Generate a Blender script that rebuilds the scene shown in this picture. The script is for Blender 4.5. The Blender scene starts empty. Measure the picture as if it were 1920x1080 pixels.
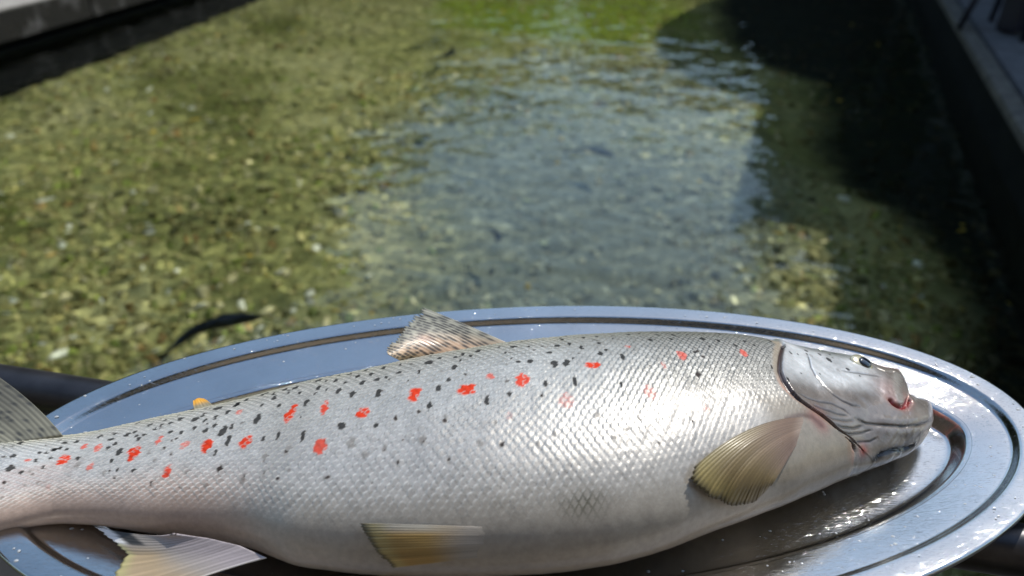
import bpy, math, random
import numpy as np
from mathutils import Vector, Matrix, noise as mnoise

R = math.radians
random.seed(7)
rng = np.random.default_rng(11)
SC = bpy.context.scene
COL = SC.collection

# ------------------------------------------------------------------ camera
cd = bpy.data.cameras.new('camera')
cam = bpy.data.objects.new('camera', cd); COL.objects.link(cam)
CAM_H = 1.8                                   # above the water
cam.location = (0, 0, CAM_H); cam.rotation_euler = (R(90 - 31.5), 0, 0)
cd.sensor_width = 36; cd.lens = 36 * 1450 / 1920
cd.clip_start = .01; cd.clip_end = 2000
cd.dof.use_dof = True; cd.dof.focus_distance = .535; cd.dof.aperture_fstop = 5.2
SC.camera = cam
# ------------------------------------------------------------------ sky and sun
SUN_AZ, SUN_EL = 42, 52
w = bpy.data.worlds.new('World'); SC.world = w; w.use_nodes = True
sky = w.node_tree.nodes.new('ShaderNodeTexSky'); sky.sky_type = 'NISHITA'; sky.sun_disc = False
sky.sun_elevation = R(SUN_EL); sky.sun_rotation = R(SUN_AZ); sky.air_density = 1.55; sky.dust_density = .6; sky.ozone_density = 2.4
bg = w.node_tree.nodes['Background']; bg.inputs[1].default_value = .15
w.node_tree.links.new(sky.outputs[0], bg.inputs[0])
sl = bpy.data.lights.new('sun', 'SUN'); sl.energy = 3.6; sl.angle = R(.53); sl.color = (1, .95, .87)
sun = bpy.data.objects.new('sun', sl); COL.objects.link(sun)
sd = Vector((math.sin(R(SUN_AZ)) * math.cos(R(SUN_EL)), math.cos(R(SUN_AZ)) * math.cos(R(SUN_EL)), math.sin(R(SUN_EL))))
sun.rotation_euler = (-sd).to_track_quat('-Z', 'Y').to_euler(); sun.location = (3, 6, 8)
SC.view_settings.view_transform = 'Standard'; SC.view_settings.look = 'None'
SC.view_settings.exposure = 0.3; SC.view_settings.gamma = 1
SC.render.engine = 'CYCLES'
SC.cycles.use_denoising = True
SC.cycles.sample_clamp_indirect = 6
SC.cycles.max_bounces = 7; SC.cycles.transparent_max_bounces = 16

# ------------------------------------------------------------------ helpers
def tag(o, label=None, cat=None, group=None, kind=None):
    for k, v in (('label', label), ('category', cat), ('group', group), ('kind', kind)):
        if v: o[k] = v
    return o

def empty(name, loc, rz=0):
    o = bpy.data.objects.new(name, None); COL.objects.link(o); o.location = loc; o.rotation_euler = (0, 0, rz)
    o.empty_display_size = .1
    return o

def link(name, me, m=None, parent=None, smooth=True):
    o = bpy.data.objects.new(name, me); COL.objects.link(o)
    if m: me.materials.append(m)
    if parent: o.parent = parent
    if smooth and len(me.polygons): me.polygons.foreach_set('use_smooth', np.ones(len(me.polygons), bool))
    return o

def mesh(name, V, F):
    me = bpy.data.meshes.new(name); me.from_pydata([tuple(v) for v in V], [], F); me.update(); return me

def fast_mesh(name, V, Q):
    """V (n,3), Q (m,k) equal-sized faces"""
    V = np.asarray(V, np.float32); Q = np.asarray(Q, np.int32); k = Q.shape[1]
    me = bpy.data.meshes.new(name)
    me.vertices.add(len(V)); me.vertices.foreach_set('co', V.ravel())
    me.loops.add(Q.size); me.loops.foreach_set('vertex_index', Q.ravel())
    me.polygons.add(len(Q)); me.polygons.foreach_set('loop_start', np.arange(0, Q.size, k, dtype=np.int32))
    me.polygons.foreach_set('loop_total', np.full(len(Q), k, np.int32))
    me.update(calc_edges=True); me.validate(); return me

def vcol(me, name, C):
    a = me.color_attributes.new(name, 'FLOAT_COLOR', 'POINT')
    C = np.asarray(C, np.float32)
    if C.shape[1] == 3: C = np.concatenate([C, np.ones((len(C), 1), np.float32)], 1)
    a.data.foreach_set('color', C.ravel())

def grid_quads(n, m, wrap=False):
    i = np.arange(n - 1)[:, None]; j = np.arange(m if wrap else m - 1)[None, :]; j2 = (j + 1) % m
    return np.stack([i * m + j, (i + 1) * m + j, (i + 1) * m + j2, i * m + j2], -1).reshape(-1, 4)

class MB:
    def __init__(s): s.v = []; s.f = []
    def box(s, c, d, rz=0, ax=None):
        n = len(s.v); M = ax if ax is not None else Matrix.Rotation(rz, 3, 'Z')
        for a in (-1, 1):
            for b in (-1, 1):
                for e in (-1, 1): s.v.append(Vector(c) + M @ Vector((a * d[0] / 2, b * d[1] / 2, e * d[2] / 2)))
        for q in ((0, 1, 3, 2), (4, 6, 7, 5), (0, 4, 5, 1), (2, 3, 7, 6), (0, 2, 6, 4), (1, 5, 7, 3)): s.f.append([n + i for i in q])
        return s
    def tube(s, pts, rad, n=14, caps=True):
        pts = [Vector(p) for p in pts]; b0 = len(s.v)
        for k, p in enumerate(pts):
            t = (pts[min(k + 1, len(pts) - 1)] - pts[max(k - 1, 0)]).normalized()
            up = Vector((0, 0, 1)) if abs(t.z) < .9 else Vector((1, 0, 0))
            a = t.cross(up).normalized(); b = t.cross(a)
            r = rad[k] if hasattr(rad, '__len__') else rad
            for i in range(n): s.v.append(p + (a * math.cos(2 * math.pi * i / n) + b * math.sin(2 * math.pi * i / n)) * r)
        for k in range(len(pts) - 1):
            for i in range(n): s.f.append([b0 + k * n + i, b0 + k * n + (i + 1) % n, b0 + (k + 1) * n + (i + 1) % n, b0 + (k + 1) * n + i])
        if caps:
            s.f.append([b0 + i for i in range(n)][::-1]); s.f.append([b0 + (len(pts) - 1) * n + i for i in range(n)])
        return s
    def prism(s, poly, z0, z1):
        n = len(s.v); k = len(poly)
        for z in (z0, z1):
            for p in poly: s.v.append(Vector((p[0], p[1], z)))
        s.f.append([n + i for i in range(k)][::-1]); s.f.append([n + k + i for i in range(k)])
        for i in range(k): s.f.append([n + i, n + (i + 1) % k, n + k + (i + 1) % k, n + k + i])
        return s
    def build(s, name, m, parent=None, smooth=False, bevel=0):
        o = link(name, mesh(name, s.v, s.f), m, parent, smooth)
        if bevel:
            bv = o.modifiers.new('bevel', 'BEVEL'); bv.width = bevel; bv.segments = 2; bv.limit_method = 'ANGLE'
        return o

# node helpers
class NT:
    def __init__(s, name):
        s.m = bpy.data.materials.new(name); s.m.use_nodes = True; s.t = s.m.node_tree
        s.b = s.t.nodes['Principled BSDF']; s.out = s.t.nodes['Material Output']
    def n(s, typ, **kw):
        nd = s.t.nodes.new('ShaderNode' + typ)
        for k, v in kw.items():
            if k in nd.inputs: nd.inputs[k].default_value = v
            else: setattr(nd, k, v)
        return nd
    def l(s, a, b): s.t.links.new(a, b)
    def set(s, **kw):
        for k, v in kw.items(): s.b.inputs[k.replace('_', ' ')].default_value = v
    def ramp(s, fac, stops):
        r = s.n('ValToRGB'); s.l(fac, r.inputs[0]); e = r.color_ramp.elements
        while len(e) < len(stops): e.new(.5)
        for q, (p, c) in zip(e, stops): q.position = p; q.color = tuple(c) + (1,) if len(c) == 3 else c
        return r
    def noise(s, scale, detail=4, rough=.55, vec=None, dist=0):
        nd = s.n('TexNoise'); nd.inputs['Scale'].default_value = scale; nd.inputs['Detail'].default_value = detail
        nd.inputs['Roughness'].default_value = rough; nd.inputs['Distortion'].default_value = dist
        if vec is not None: s.l(vec, nd.inputs['Vector'])
        return nd
    def obj(s): return s.n('TexCoord').outputs['Object']
    def mapped(s, vec, scale=(1, 1, 1), rot=(0, 0, 0)):
        mp = s.n('Mapping'); mp.inputs['Scale'].default_value = scale; mp.inputs['Rotation'].default_value = rot; s.l(vec, mp.inputs['Vector']); return mp.outputs[0]
    def bump(s, h, strength, dist, nrm=None):
        b = s.n('Bump'); b.inputs['Strength'].default_value = strength; b.inputs['Distance'].default_value = dist; s.l(h, b.inputs['Height'])
        if nrm is not None: s.l(nrm, b.inputs['Normal'])
        return b.outputs[0]

def plain(name, c1, c2, scale=6, rough=.8, bump=.3, bd=.01, detail=6, metallic=0, c3=None):
    t = NT(name); v = t.obj(); n = t.noise(scale, detail, .6, v)
    st = [(.3, c1), (.7, c2)] if c3 is None else [(.25, c1), (.54, c2), (.72, c3)]
    t.l(t.ramp(n.outputs[0], st).outputs[0], t.b.inputs['Base Color'])
    t.set(Roughness=rough, Metallic=metallic)
    n2 = t.noise(scale * 6, 5, .6, v); t.l(t.bump(n2.outputs[0], bump, bd), t.b.inputs['Normal'])
    return t.m

# ------------------------------------------------------------------ materials of the place
M = {}
M['concrete'] = plain('concrete', (.16, .15, .13), (.34, .32, .29), 5, .85, .5, .01, c3=(.22, .21, .18))
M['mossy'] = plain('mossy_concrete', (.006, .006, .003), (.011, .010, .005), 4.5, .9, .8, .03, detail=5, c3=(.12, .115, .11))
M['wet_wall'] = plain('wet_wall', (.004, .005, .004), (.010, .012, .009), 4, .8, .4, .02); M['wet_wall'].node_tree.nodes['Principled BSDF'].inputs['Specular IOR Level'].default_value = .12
M['stone'] = plain('coping_stone', (.05, .048, .04), (.16, .15, .12), 9, .8, .4, .006)
M['paving'] = plain('paving', (.07, .072, .075), (.17, .172, .175), 8, .7, .3, .004)
M['earth'] = plain('bank_earth', (.05, .05, .03), (.12, .11, .07), 2, .95, .6, .05)
M['timber'] = plain('unseen_roof_timber', (.012, .010, .008), (.025, .021, .016), 12, .8, .3, .004)
M['planks'] = plain('dark_planks', (.008, .008, .008), (.02, .019, .018), 14, .75, .3, .003)
M['navy'] = plain('navy_plastic', (.006, .006, .016), (.010, .010, .024), 8, .5, .1, .002)
M['render'] = plain('added_house_render', (.24, .18, .125), (.34, .265, .19), 3, .9, .3, .01)  # lightened so the added building throws more fill on the belly
M['glass'] = plain('dark_glass', (.01, .012, .014), (.015, .017, .02), 2, .1, .02, .001)
M['bark'] = plain('bark', (.03, .022, .015), (.08, .06, .04), 14, .9, .8, .02)
def leaf_mat(name, a, b):
    t = NT(name); g = t.n('ObjectInfo'); v = t.obj(); n = t.noise(1.3, 3, .6, v)
    r = t.ramp(n.outputs[0], [(.3, a), (.7, b)]); t.l(r.outputs[0], t.b.inputs['Base Color']); t.set(Roughness=.55)
    tr = t.n('BsdfTranslucent'); t.l(r.outputs[0], tr.inputs[0]); mx = t.n('MixShader'); mx.inputs[0].default_value = .3
    t.l(t.b.outputs[0], mx.inputs[1]); t.l(tr.outputs[0], mx.inputs[2]); t.l(mx.outputs[0], t.out.inputs[0]); return t.m
M['leaf'] = leaf_mat('leaf_dark', (.022, .045, .014), (.05, .08, .024))
M['leaf2'] = leaf_mat('leaf_olive', (.05, .07, .02), (.09, .11, .035))

def steel_mat():
    t = NT('stainless_steel'); v = t.obj()
    sm = t.noise(9, 5, .6, v); fine = t.noise(70, 4, .6, v)
    mixn = t.n('Math', operation='MULTIPLY'); t.l(sm.outputs[0], mixn.inputs[0]); t.l(fine.outputs[0], mixn.inputs[1])
    rr = t.n('MapRange'); t.l(mixn.outputs[0], rr.inputs[0]); rr.inputs[1].default_value = .15; rr.inputs[2].default_value = .42; rr.inputs[3].default_value = .035; rr.inputs[4].default_value = .10
    t.l(rr.outputs[0], t.b.inputs['Roughness'])
    t.l(t.ramp(sm.outputs[0], [(.3, (.43, .425, .405)), (.7, (.54, .53, .505))]).outputs[0], t.b.inputs['Base Color']); t.set(Metallic=1.0)
    # hair scratches in three directions
    nrm = None
    for sc, rot, st in (((30, 2200, 30), (0, 0, .25), .22), ((26, 1500, 26), (0, 0, -.5), .16), ((1200, 24, 24), (0, 0, .2), .08)):
        a = t.noise(1, 3, .7, t.mapped(v, sc, rot)); nrm = t.bump(a.outputs[0], st, .00022, nrm)
    # fewer, deeper nicks
    a = t.noise(1, 2, .5, t.mapped(v, (220, 4200, 220), (0, 0, .35))); r = t.ramp(a.outputs[0], [(.66, (0, 0, 0)), (.72, (1, 1, 1))])
    nrm = t.bump(r.outputs[0], .30, .00025, nrm)
    lf = t.noise(22, 2, .5, v); nrm = t.bump(lf.outputs[0], .10, .0012, nrm)
    t.l(nrm, t.b.inputs['Normal']); return t.m
M['steel'] = steel_mat()
t = NT('rail_paint'); v = t.obj(); nn = t.noise(30, 5, .6, v)
t.l(t.ramp(nn.outputs[0], [(.35, (.030, .030, .034)), (.7, (.055, .055, .06))]).outputs[0], t.b.inputs['Base Color']); t.set(Metallic=.55, Roughness=.33)
t.l(t.bump(t.noise(180, 3, .6, v).outputs[0], .1, .001), t.b.inputs['Normal']); M['rail'] = t.m

def water_mat():
    t = NT('pond_water'); g = t.n('BsdfGlass'); g.inputs['IOR'].default_value = 1.33; g.inputs['Roughness'].default_value = 0
    g.inputs['Color'].default_value = (.93, .975, .94, 1); t.l(g.outputs[0], t.out.inputs[0]); return t.m
M['water'] = water_mat()
def floor_mat():
    t = NT('pond_bed'); v = t.obj()
    a = t.noise(.9, 5, .6, v); b = t.noise(14, 6, .65, v)
    r = t.ramp(a.outputs[0], [(.34, (.17, .175, .055)), (.5, (.36, .345, .135)), (.66, (.49, .45, .215))])
    r2 = t.ramp(b.outputs[0], [(.3, (.55, .55, .5)), (.62, (1, 1, 1))])
    mu = t.n('MixRGB', blend_type='MULTIPLY'); mu.inputs[0].default_value = 1; t.l(r.outputs[0], mu.inputs[1]); t.l(r2.outputs[0], mu.inputs[2])
    # a bright mat of algae
    co = t.n('VectorMath', operation='DISTANCE'); t.l(v, co.inputs[0]); co.inputs[1].default_value = (.60, 9.3, -.7)
    al = t.n('Math', operation='MULTIPLY_ADD'); t.l(t.noise(1.4, 4, .6, v).outputs[0], al.inputs[0]); al.inputs[1].default_value = -2.2; t.l(co.outputs['Value'], al.inputs[2])
    ar = t.ramp(al.outputs[0], [(.0, (1, 1, 1)), (.5, (0, 0, 0))])
    mg = t.n('MixRGB'); t.l(ar.outputs[0], mg.inputs[0]); t.l(mu.outputs[0], mg.inputs[1]); mg.inputs[2].default_value = (.20, .25, .03, 1)
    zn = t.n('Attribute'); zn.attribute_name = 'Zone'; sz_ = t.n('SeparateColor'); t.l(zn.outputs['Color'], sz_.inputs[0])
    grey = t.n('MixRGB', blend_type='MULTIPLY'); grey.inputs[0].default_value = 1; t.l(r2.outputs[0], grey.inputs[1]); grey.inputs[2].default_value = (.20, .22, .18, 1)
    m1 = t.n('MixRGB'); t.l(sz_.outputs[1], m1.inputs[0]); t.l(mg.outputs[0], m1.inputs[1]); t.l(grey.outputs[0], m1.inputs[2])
    m2 = t.n('MixRGB'); t.l(sz_.outputs[0], m2.inputs[0]); t.l(m1.outputs[0], m2.inputs[1]); m2.inputs[2].default_value = (.016, .02, .014, 1)  # near-black bed colour deepens the shade on the right
    t.l(m2.outputs[0], t.b.inputs['Base Color']); t.set(Roughness=.9); t.b.inputs['Specular IOR Level'].default_value = .1
    t.l(t.bump(t.noise(40, 5, .65, v).outputs[0], .8, .02), t.b.inputs['Normal']); return t.m
M['bed'] = floor_mat()
def attr_mat(name, rough=.8, spec=.2):
    t = NT(name); a = t.n('Attribute'); a.attribute_name = 'Col'; t.l(a.outputs['Color'], t.b.inputs['Base Color']); t.set(Roughness=rough); t.b.inputs['Specular IOR Level'].default_value = spec; return t.m
M['gravel'] = attr_mat('gravel')

# ------------------------------------------------------------------ the setting
BED = -.70
def fbm(x, y, f, seed=0, o=4):
    out = np.zeros_like(x); a = 1.0
    for k in range(o):
        th = rng_f[seed + k]; 
        out += a * (np.sin(x * f * 1.3 + th[0] + 1.7 * np.sin(y * f * .7 + th[1])) * np.cos(y * f * 1.1 + th[2] + 1.3 * np.sin(x * f * .9 + th[3])))
        a *= .5; f *= 2.07
    return out / 1.9
rng_f = np.random.default_rng(5).uniform(0, 6.28, (40, 4))

def shade_mask(x, y):  # shade of the right-hand water, painted into bed and gravel colour
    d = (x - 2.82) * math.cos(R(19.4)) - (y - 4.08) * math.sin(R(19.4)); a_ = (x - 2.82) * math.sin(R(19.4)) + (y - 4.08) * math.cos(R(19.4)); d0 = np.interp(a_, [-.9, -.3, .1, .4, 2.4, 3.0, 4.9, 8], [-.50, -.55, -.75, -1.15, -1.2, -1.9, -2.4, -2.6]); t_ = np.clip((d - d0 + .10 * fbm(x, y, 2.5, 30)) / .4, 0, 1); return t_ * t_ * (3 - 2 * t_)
def grey_sky_zone(x, y): t_ = np.clip(1.25 - np.hypot((x - .30 - .08 * (y - 4)) / 1.55, (y - 4.6) / 3.2) + .45 * fbm(x, y, 1.2, 33), 0, 1); return t_ * t_ * (3 - 2 * t_)  # grey gravel here, its tone and outline also painting in the sky reflection
def bed_height(x, y): return BED + .035 * fbm(x, y, 1.1, 0) + .016 * fbm(x, y, 6, 5) - .05 * shade_mask(x, y)
xs = np.linspace(-9, 9, 260); ys = np.linspace(-1.5, 26, 400)
gx, gy = np.meshgrid(xs, ys, indexing='ij')
bm_ = fast_mesh('pond_bed', np.stack([gx, gy, bed_height(gx, gy)], -1).reshape(-1, 3), grid_quads(260, 400)); vcol(bm_, 'Zone', np.stack([shade_mask(gx, gy), grey_sky_zone(gx, gy), 0 * gx], -1).reshape(-1, 3))
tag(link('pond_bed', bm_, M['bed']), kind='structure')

# loose stones on the bed, thickest near the bridge
ICO = None
def ico():
    p = (1 + 5 ** .5) / 2
    v = np.array([(-1, p, 0), (1, p, 0), (-1, -p, 0), (1, -p, 0), (0, -1, p), (0, 1, p), (0, -1, -p), (0, 1, -p), (p, 0, -1), (p, 0, 1), (-p, 0, -1), (-p, 0, 1)], float)
    v /= np.linalg.norm(v[0])
    f = np.array([(0, 11, 5), (0, 5, 1), (0, 1, 7), (0, 7, 10), (0, 10, 11), (1, 5, 9), (5, 11, 4), (11, 10, 2), (10, 7, 6), (7, 1, 8), (3, 9, 4), (3, 4, 2), (3, 2, 6), (3, 6, 8), (3, 8, 9), (4, 9, 5), (2, 4, 11), (6, 2, 10), (8, 6, 7), (9, 8, 1)])
    return v, f
def gravel(n):
    iv, jf = ico()
    Y = 1.4 + 11.5 * rng.random(n * 3) ** 1.7; X = (rng.random(n * 3) * 2 - 1) * (.8 + .78 * Y)
    d = fbm(X, Y, .75, 12); keep = rng.random(n * 3) < np.clip(.42 + .75 * d + .28 * np.clip((3.6 - Y) / 2, 0, 1), .07, 1)
    X, Y = X[keep][:n], Y[keep][:n]; n = len(X)
    s = .008 + .017 * rng.random(n) ** 2.0 + .0014 * Y; s[rng.random(n) < .02] *= 1.8
    tone = rng.random(n); big = fbm(X, Y, 1.3, 20)
    base = np.array([(.17, .155, .055), (.25, .22, .08), (.33, .29, .12), (.42, .37, .2), (.20, .23, .05), (.13, .125, .05), (.26, .17, .06)])
    ci = rng.choice(7, n, p=[.18, .24, .23, .12, .13, .05, .05]); C = base[ci] * (.95 + .6 * tone)[:, None] * (1 + .5 * big)[:, None]
    cz = grey_sky_zone(X, Y); C = C * (1 - .75 * cz)[:, None] + np.array([.18, .20, .165]) * (.5 + 1.2 * tone)[:, None] * (.75 * cz)[:, None]
    C *= (1 - .9 * shade_mask(X, Y))[:, None]
    pale = (rng.random(n) < .016 + .03 * (Y < 4.2) * (X < -.3)) & (shade_mask(X, Y) < .1); C[pale] = np.array([.78, .76, .6]) * (.7 + .4 * rng.random(pale.sum()))[:, None]
    yel = rng.random(n) < .008; C[yel] = (.50, .36, .06)
    V = iv[None] * s[:, None, None] * (1 + .35 * (rng.random((n, 12, 1)) - .5)) * np.array([1, 1, .62])
    a = rng.random(n) * 6.28; ca, sa = np.cos(a)[:, None], np.sin(a)[:, None]; st = (.7 + .6 * rng.random(n))[:, None]
    vx = V[..., 0] * st; V = np.stack([vx * ca - V[..., 1] * sa, vx * sa + V[..., 1] * ca, V[..., 2]], -1)
    V += np.stack([X, Y, bed_height(X, Y) + s * .25], -1)[:, None]
    me = fast_mesh('gravel', V.reshape(-1, 3), (jf[None] + 12 * np.arange(n)[:, None, None]).reshape(-1, 3))
    vcol(me, 'Col', np.repeat(C, 12, 0)); return me
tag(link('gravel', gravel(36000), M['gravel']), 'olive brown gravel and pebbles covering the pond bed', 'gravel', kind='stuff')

# rippled, refracting water; the sun reaches the bed through it as real caustic light
NL, NY = 560, 500
lat = np.linspace(-5.0, 5.0, NL); yy = np.concatenate([np.linspace(-1.5, 1.2, 30, endpoint=False), 1.2 + 10.8 * np.linspace(0, 1, 420, endpoint=False) ** 1.35, np.linspace(12, 41, 50)])
wy, wl = np.meshgrid(yy, lat, indexing='ij'); wx = wl - .35 + (wy - 6.8) * .333
calm = .45 + .55 * np.clip(.5 + .7 * fbm(wx, wy, .9, 17), 0, 1)
wz = calm * (.0085 * fbm(wx, wy * 1.6, 4, 0) + .0042 * fbm(wx * .8 + .3 * wy, wy * 1.5, 13, 5) + .0009 * fbm(wx * .7, wy * 1.4, 45, 9, 2)) * np.clip((13 - wy) / 2, .15, 1)
wo = link('water', fast_mesh('water', np.stack([wx, wy, wz], -1).reshape(-1, 3), grid_quads(len(yy), NL)[:, ::-1]), M['water']); tag(wo, kind='structure')
wo.cycles.is_caustics_caster = True
for n_ in ('pond_bed', 'gravel'): bpy.data.objects[n_].cycles.is_caustics_receiver = True
sl.cycles.is_caustics_light = True

def axis(head): return Vector((math.sin(R(head)), math.cos(R(head)), 0)), Vector((math.cos(R(head)), -math.sin(R(head)), 0))
# left pond wall: a slab that overhangs a recessed wet face
aL, nL = axis(17.0); pL = Vector((-4.42, 6.95, 0))
root = empty('pond_wall', pL, R(-17.0)); tag(root, 'low concrete pond wall with stained edge and overhanging slab, top left', 'wall')
MB().box((-.85, 4, -.4), (1.4, 26, 1.0)).build('footing', M['wet_wall'], root)
for k in range(9):
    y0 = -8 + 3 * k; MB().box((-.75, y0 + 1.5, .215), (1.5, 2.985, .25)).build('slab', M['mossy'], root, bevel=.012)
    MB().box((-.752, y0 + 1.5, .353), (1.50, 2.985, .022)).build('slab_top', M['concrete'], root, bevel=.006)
MB().box((-.05, 4, -.42), (.03, 26, .9)).build('waterline', M['wet_wall'], root); MB().box((.18, 4, -.70), (.5, 26, .36)).build('added_dark_ledge', M['wet_wall'], root, bevel=.04)  # dark ledge added to draw the dark band at the wall foot
# right pond wall with coping stones
aR, nR = axis(19.4); pR = Vector((2.82, 4.08, 0))
root = empty('pond_wall', pR, R(-19.4)); tag(root, 'dark wet pond wall with pale coping stones, right side of the water', 'wall')
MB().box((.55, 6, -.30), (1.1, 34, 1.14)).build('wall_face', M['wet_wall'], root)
for k in range(22):
    MB().box((.035, -6 + 1.0 * k, .29), (.11, .985, .07)).build('coping_stone', M['stone'], root, bevel=.01)
# paving behind the coping
root = empty('pavement', pR, R(-19.4)); tag(root, kind='structure')
sl_me = None
for i in range(5):
    for k in range(24):
        o = MB().box((.42 + .6 * i, -5 + .6 * k, .285 + .004 * random.random()), (.588, .588, .06)).build('paving_slab', M['paving'], root, bevel=.006) if sl_me is None else bpy.data.objects.new('paving_slab', sl_me)
        if sl_me is None: sl_me = o.data; first = o
        else:
            COL.objects.link(o); o.parent = root; o.location = (.6 * i, .6 * k, .006 * random.random())
# banks reaching to the horizon
b = MB()
def quad(pts, z): n = len(b.v); b.v += [Vector((x, y, z)) for x, y in pts]; b.f.append(list(range(n, n + len(pts))))
p0 = pL - aL * 14 - nL * .6; p1 = pL + aL * 40 - nL * .6
quad([(p0.x, p0.y), (p1.x, p1.y), (-600, 900), (-600, -300)], .22)
q0 = pR - aR * 14 + nR * .5; q1 = pR + aR * 40 + nR * .5
quad([(q1.x, q1.y), (q0.x, q0.y), (700, -300), (700, 900)], .22)
quad([(p1.x, p1.y), (q1.x, q1.y), (700, 900), (-600, 900)], .22)
tag(b.build('ground', M['earth']), kind='structure')
far = MB(); m_ = (p1 + q1) / 2; far.box((m_.x, m_.y, -.1), (24, .4, .7), R(-18)); tag(far.build('pond_wall', M['wet_wall']), 'far end wall closing the canal', 'wall')

# unseen hill ring added to hide the yellow horizon from the water
hv = []; hf = []; NH = 160
for i in range(NH):
    a = 2 * math.pi * i / NH; hgt = 24 + 9 * math.sin(3 * a + 1) + 6 * math.sin(7 * a) + 3 * math.sin(17 * a + 2)
    for r_, z_ in ((170, 0), (205, hgt * .55), (250, hgt), (330, hgt * 1.2)): hv.append((r_ * math.sin(a), r_ * math.cos(a), z_ + (1.5 * math.sin(41 * a) if z_ else 0)))
for i in range(NH):
    for k in range(3): hf.append((i * 4 + k, ((i + 1) % NH) * 4 + k, ((i + 1) % NH) * 4 + k + 1, i * 4 + k + 1))
M['added_hill'] = plain('added_wooded_hill', (.02, .035, .014), (.05, .065, .025), .12, .95, .6, .5)
tag(link('added_hills', mesh('added_hills', hv, hf), M['added_hill']), kind='structure')

# footbridge under the railing
rail_a = math.atan2(.34611 - .52175, .33894 + .43809)
root = empty('footbridge', (0, 0, .3), rail_a); tag(root, 'dark plank footbridge deck under the platter', 'bridge')
pk = None
for k in range(9):
    if pk is None: o = MB().box((0, 1.08, .0), (7.5, .145, .05)).build('plank', M['planks'], root, bevel=.004); pk = o.data; bv0 = o
    else:
        o = bpy.data.objects.new('plank', pk); COL.objects.link(o); o.parent = root
    o.location = (0, -.152 * k, 0)
MB().box((0, 1.02, -.14), (7.5, .1, .2)).build('beam', M['planks'], root); MB().box((0, 0, -.14), (7.5, .1, .2)).build('beam', M['planks'], root)

# railing the platter rests on
RZ = CAM_H - .4255
A_ = Vector((-.4475, .5316, RZ)); B_ = Vector((.3461, .3532, RZ)); du = (B_ - A_).normalized()
root = empty('railing', (0, 0, 0)); tag(root, 'dark grey painted metal tube railing carrying the platter', 'railing')
MB().tube([A_ - du * 2.2, A_, B_, B_ + du * 2.4], .0185, 24).build('top_rail', M['rail'], root, smooth=True)
MB().tube([A_ - du * 2.2 - Vector((0, 0, .5)), B_ + du * 2.4 - Vector((0, 0, .5))], .0125, 16).build('lower_rail', M['rail'], root, smooth=True)
for s_ in (-1.6, 2.3):
    p = A_ + du * s_; MB().tube([(p.x, p.y, .3), (p.x, p.y, RZ)], .0175, 18).build('post', M['rail'], root, smooth=True)

# ------------------------------------------------------------------ pavilion roof, house and trees (unseen, placed for their reflections in water and steel and their shade)
root = empty('pavilion', (6.5, 10.5, .3)); tag(root, 'unseen timber pavilion roof shaped to shade the right bank and water', 'pavilion')
off = np.array([math.sin(R(SUN_AZ)), math.cos(R(SUN_AZ))]) * (4.0 / math.tan(R(SUN_EL)) - BED * math.tan(math.asin(math.cos(R(SUN_EL)) / 1.33)))
edge = np.array([(2.42, 9.94), (1.62, 8.65), (1.50, 7.75), (1.66, 6.9), (2.12, 6.27), (1.39, 4.28), (1.58, 4.32), (1.92, 4.16), (1.8, 3.59), (1.54, 3.04), (1.35, 2.2), (1.3, 1.0), (1.5, .2)]) + off  # outline worked back from the shadow wanted on the bed
poly = [(x - 6.5, y - 10.5) for x, y in edge] + [(9.5 - 6.5, 4.0 - 10.5), (11.5 - 6.5, 9.0 - 10.5), (11.5 - 6.5, 18 - 10.5)]
MB().prism(poly[::-1], 3.7, 3.85).build('roof', M['timber'], root)  # unseen roof, there to cast the shade
MB().box((1.6, 7.2, 1.85), (9.5, .12, 3.7), R(-19.4)).build('added_end_wall', M['timber'], root); MB().box((4.6, 1.0, 1.85), (.12, 14, 3.7), R(-12)).build('added_back_wall', M['timber'], root)  # walls added to keep bright sky out of the dark water
for px_, py_ in ((5.2, 9.0), (5.9, 12.2), (5.0, 6.3), (9.8, 9.5), (9.8, 14)):
    MB().box((px_ - 6.5, py_ - 10.5, 1.85), (.16, .16, 3.7)).build('post', M['timber'], root)

root = empty('added_house', (0, -3.6, .22)); tag(root, 'unseen brown building added behind the camera for reflections and fill light', 'added_house')  # added to block sky in the steel and bounce light onto the belly
MB().box((0, -3, 4.0), (18, 6, 8.0)).build('wall', M['render'], root)  # wall of the added unseen building
MB().box((0, -2.6, 8.15), (19, 7.2, .3)).build('roof', M['timber'], root)  # roof of the added unseen building
for k, x_ in enumerate((-6, -3, 0, 3, 6)):
    o = MB().box((x_, .02, 5.3), (1.3, .06, 1.5)).build('window', M['timber'], root); MB().box((x_, .055, 5.3), (1.1, .02, 1.3)).build('pane', M['glass'], o)
    o = MB().box((x_, .02, 1.7), (1.3, .06, 1.6)).build('window', M['timber'], root); MB().box((x_, .055, 1.7), (1.1, .02, 1.4)).build('pane', M['glass'], o)

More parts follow.
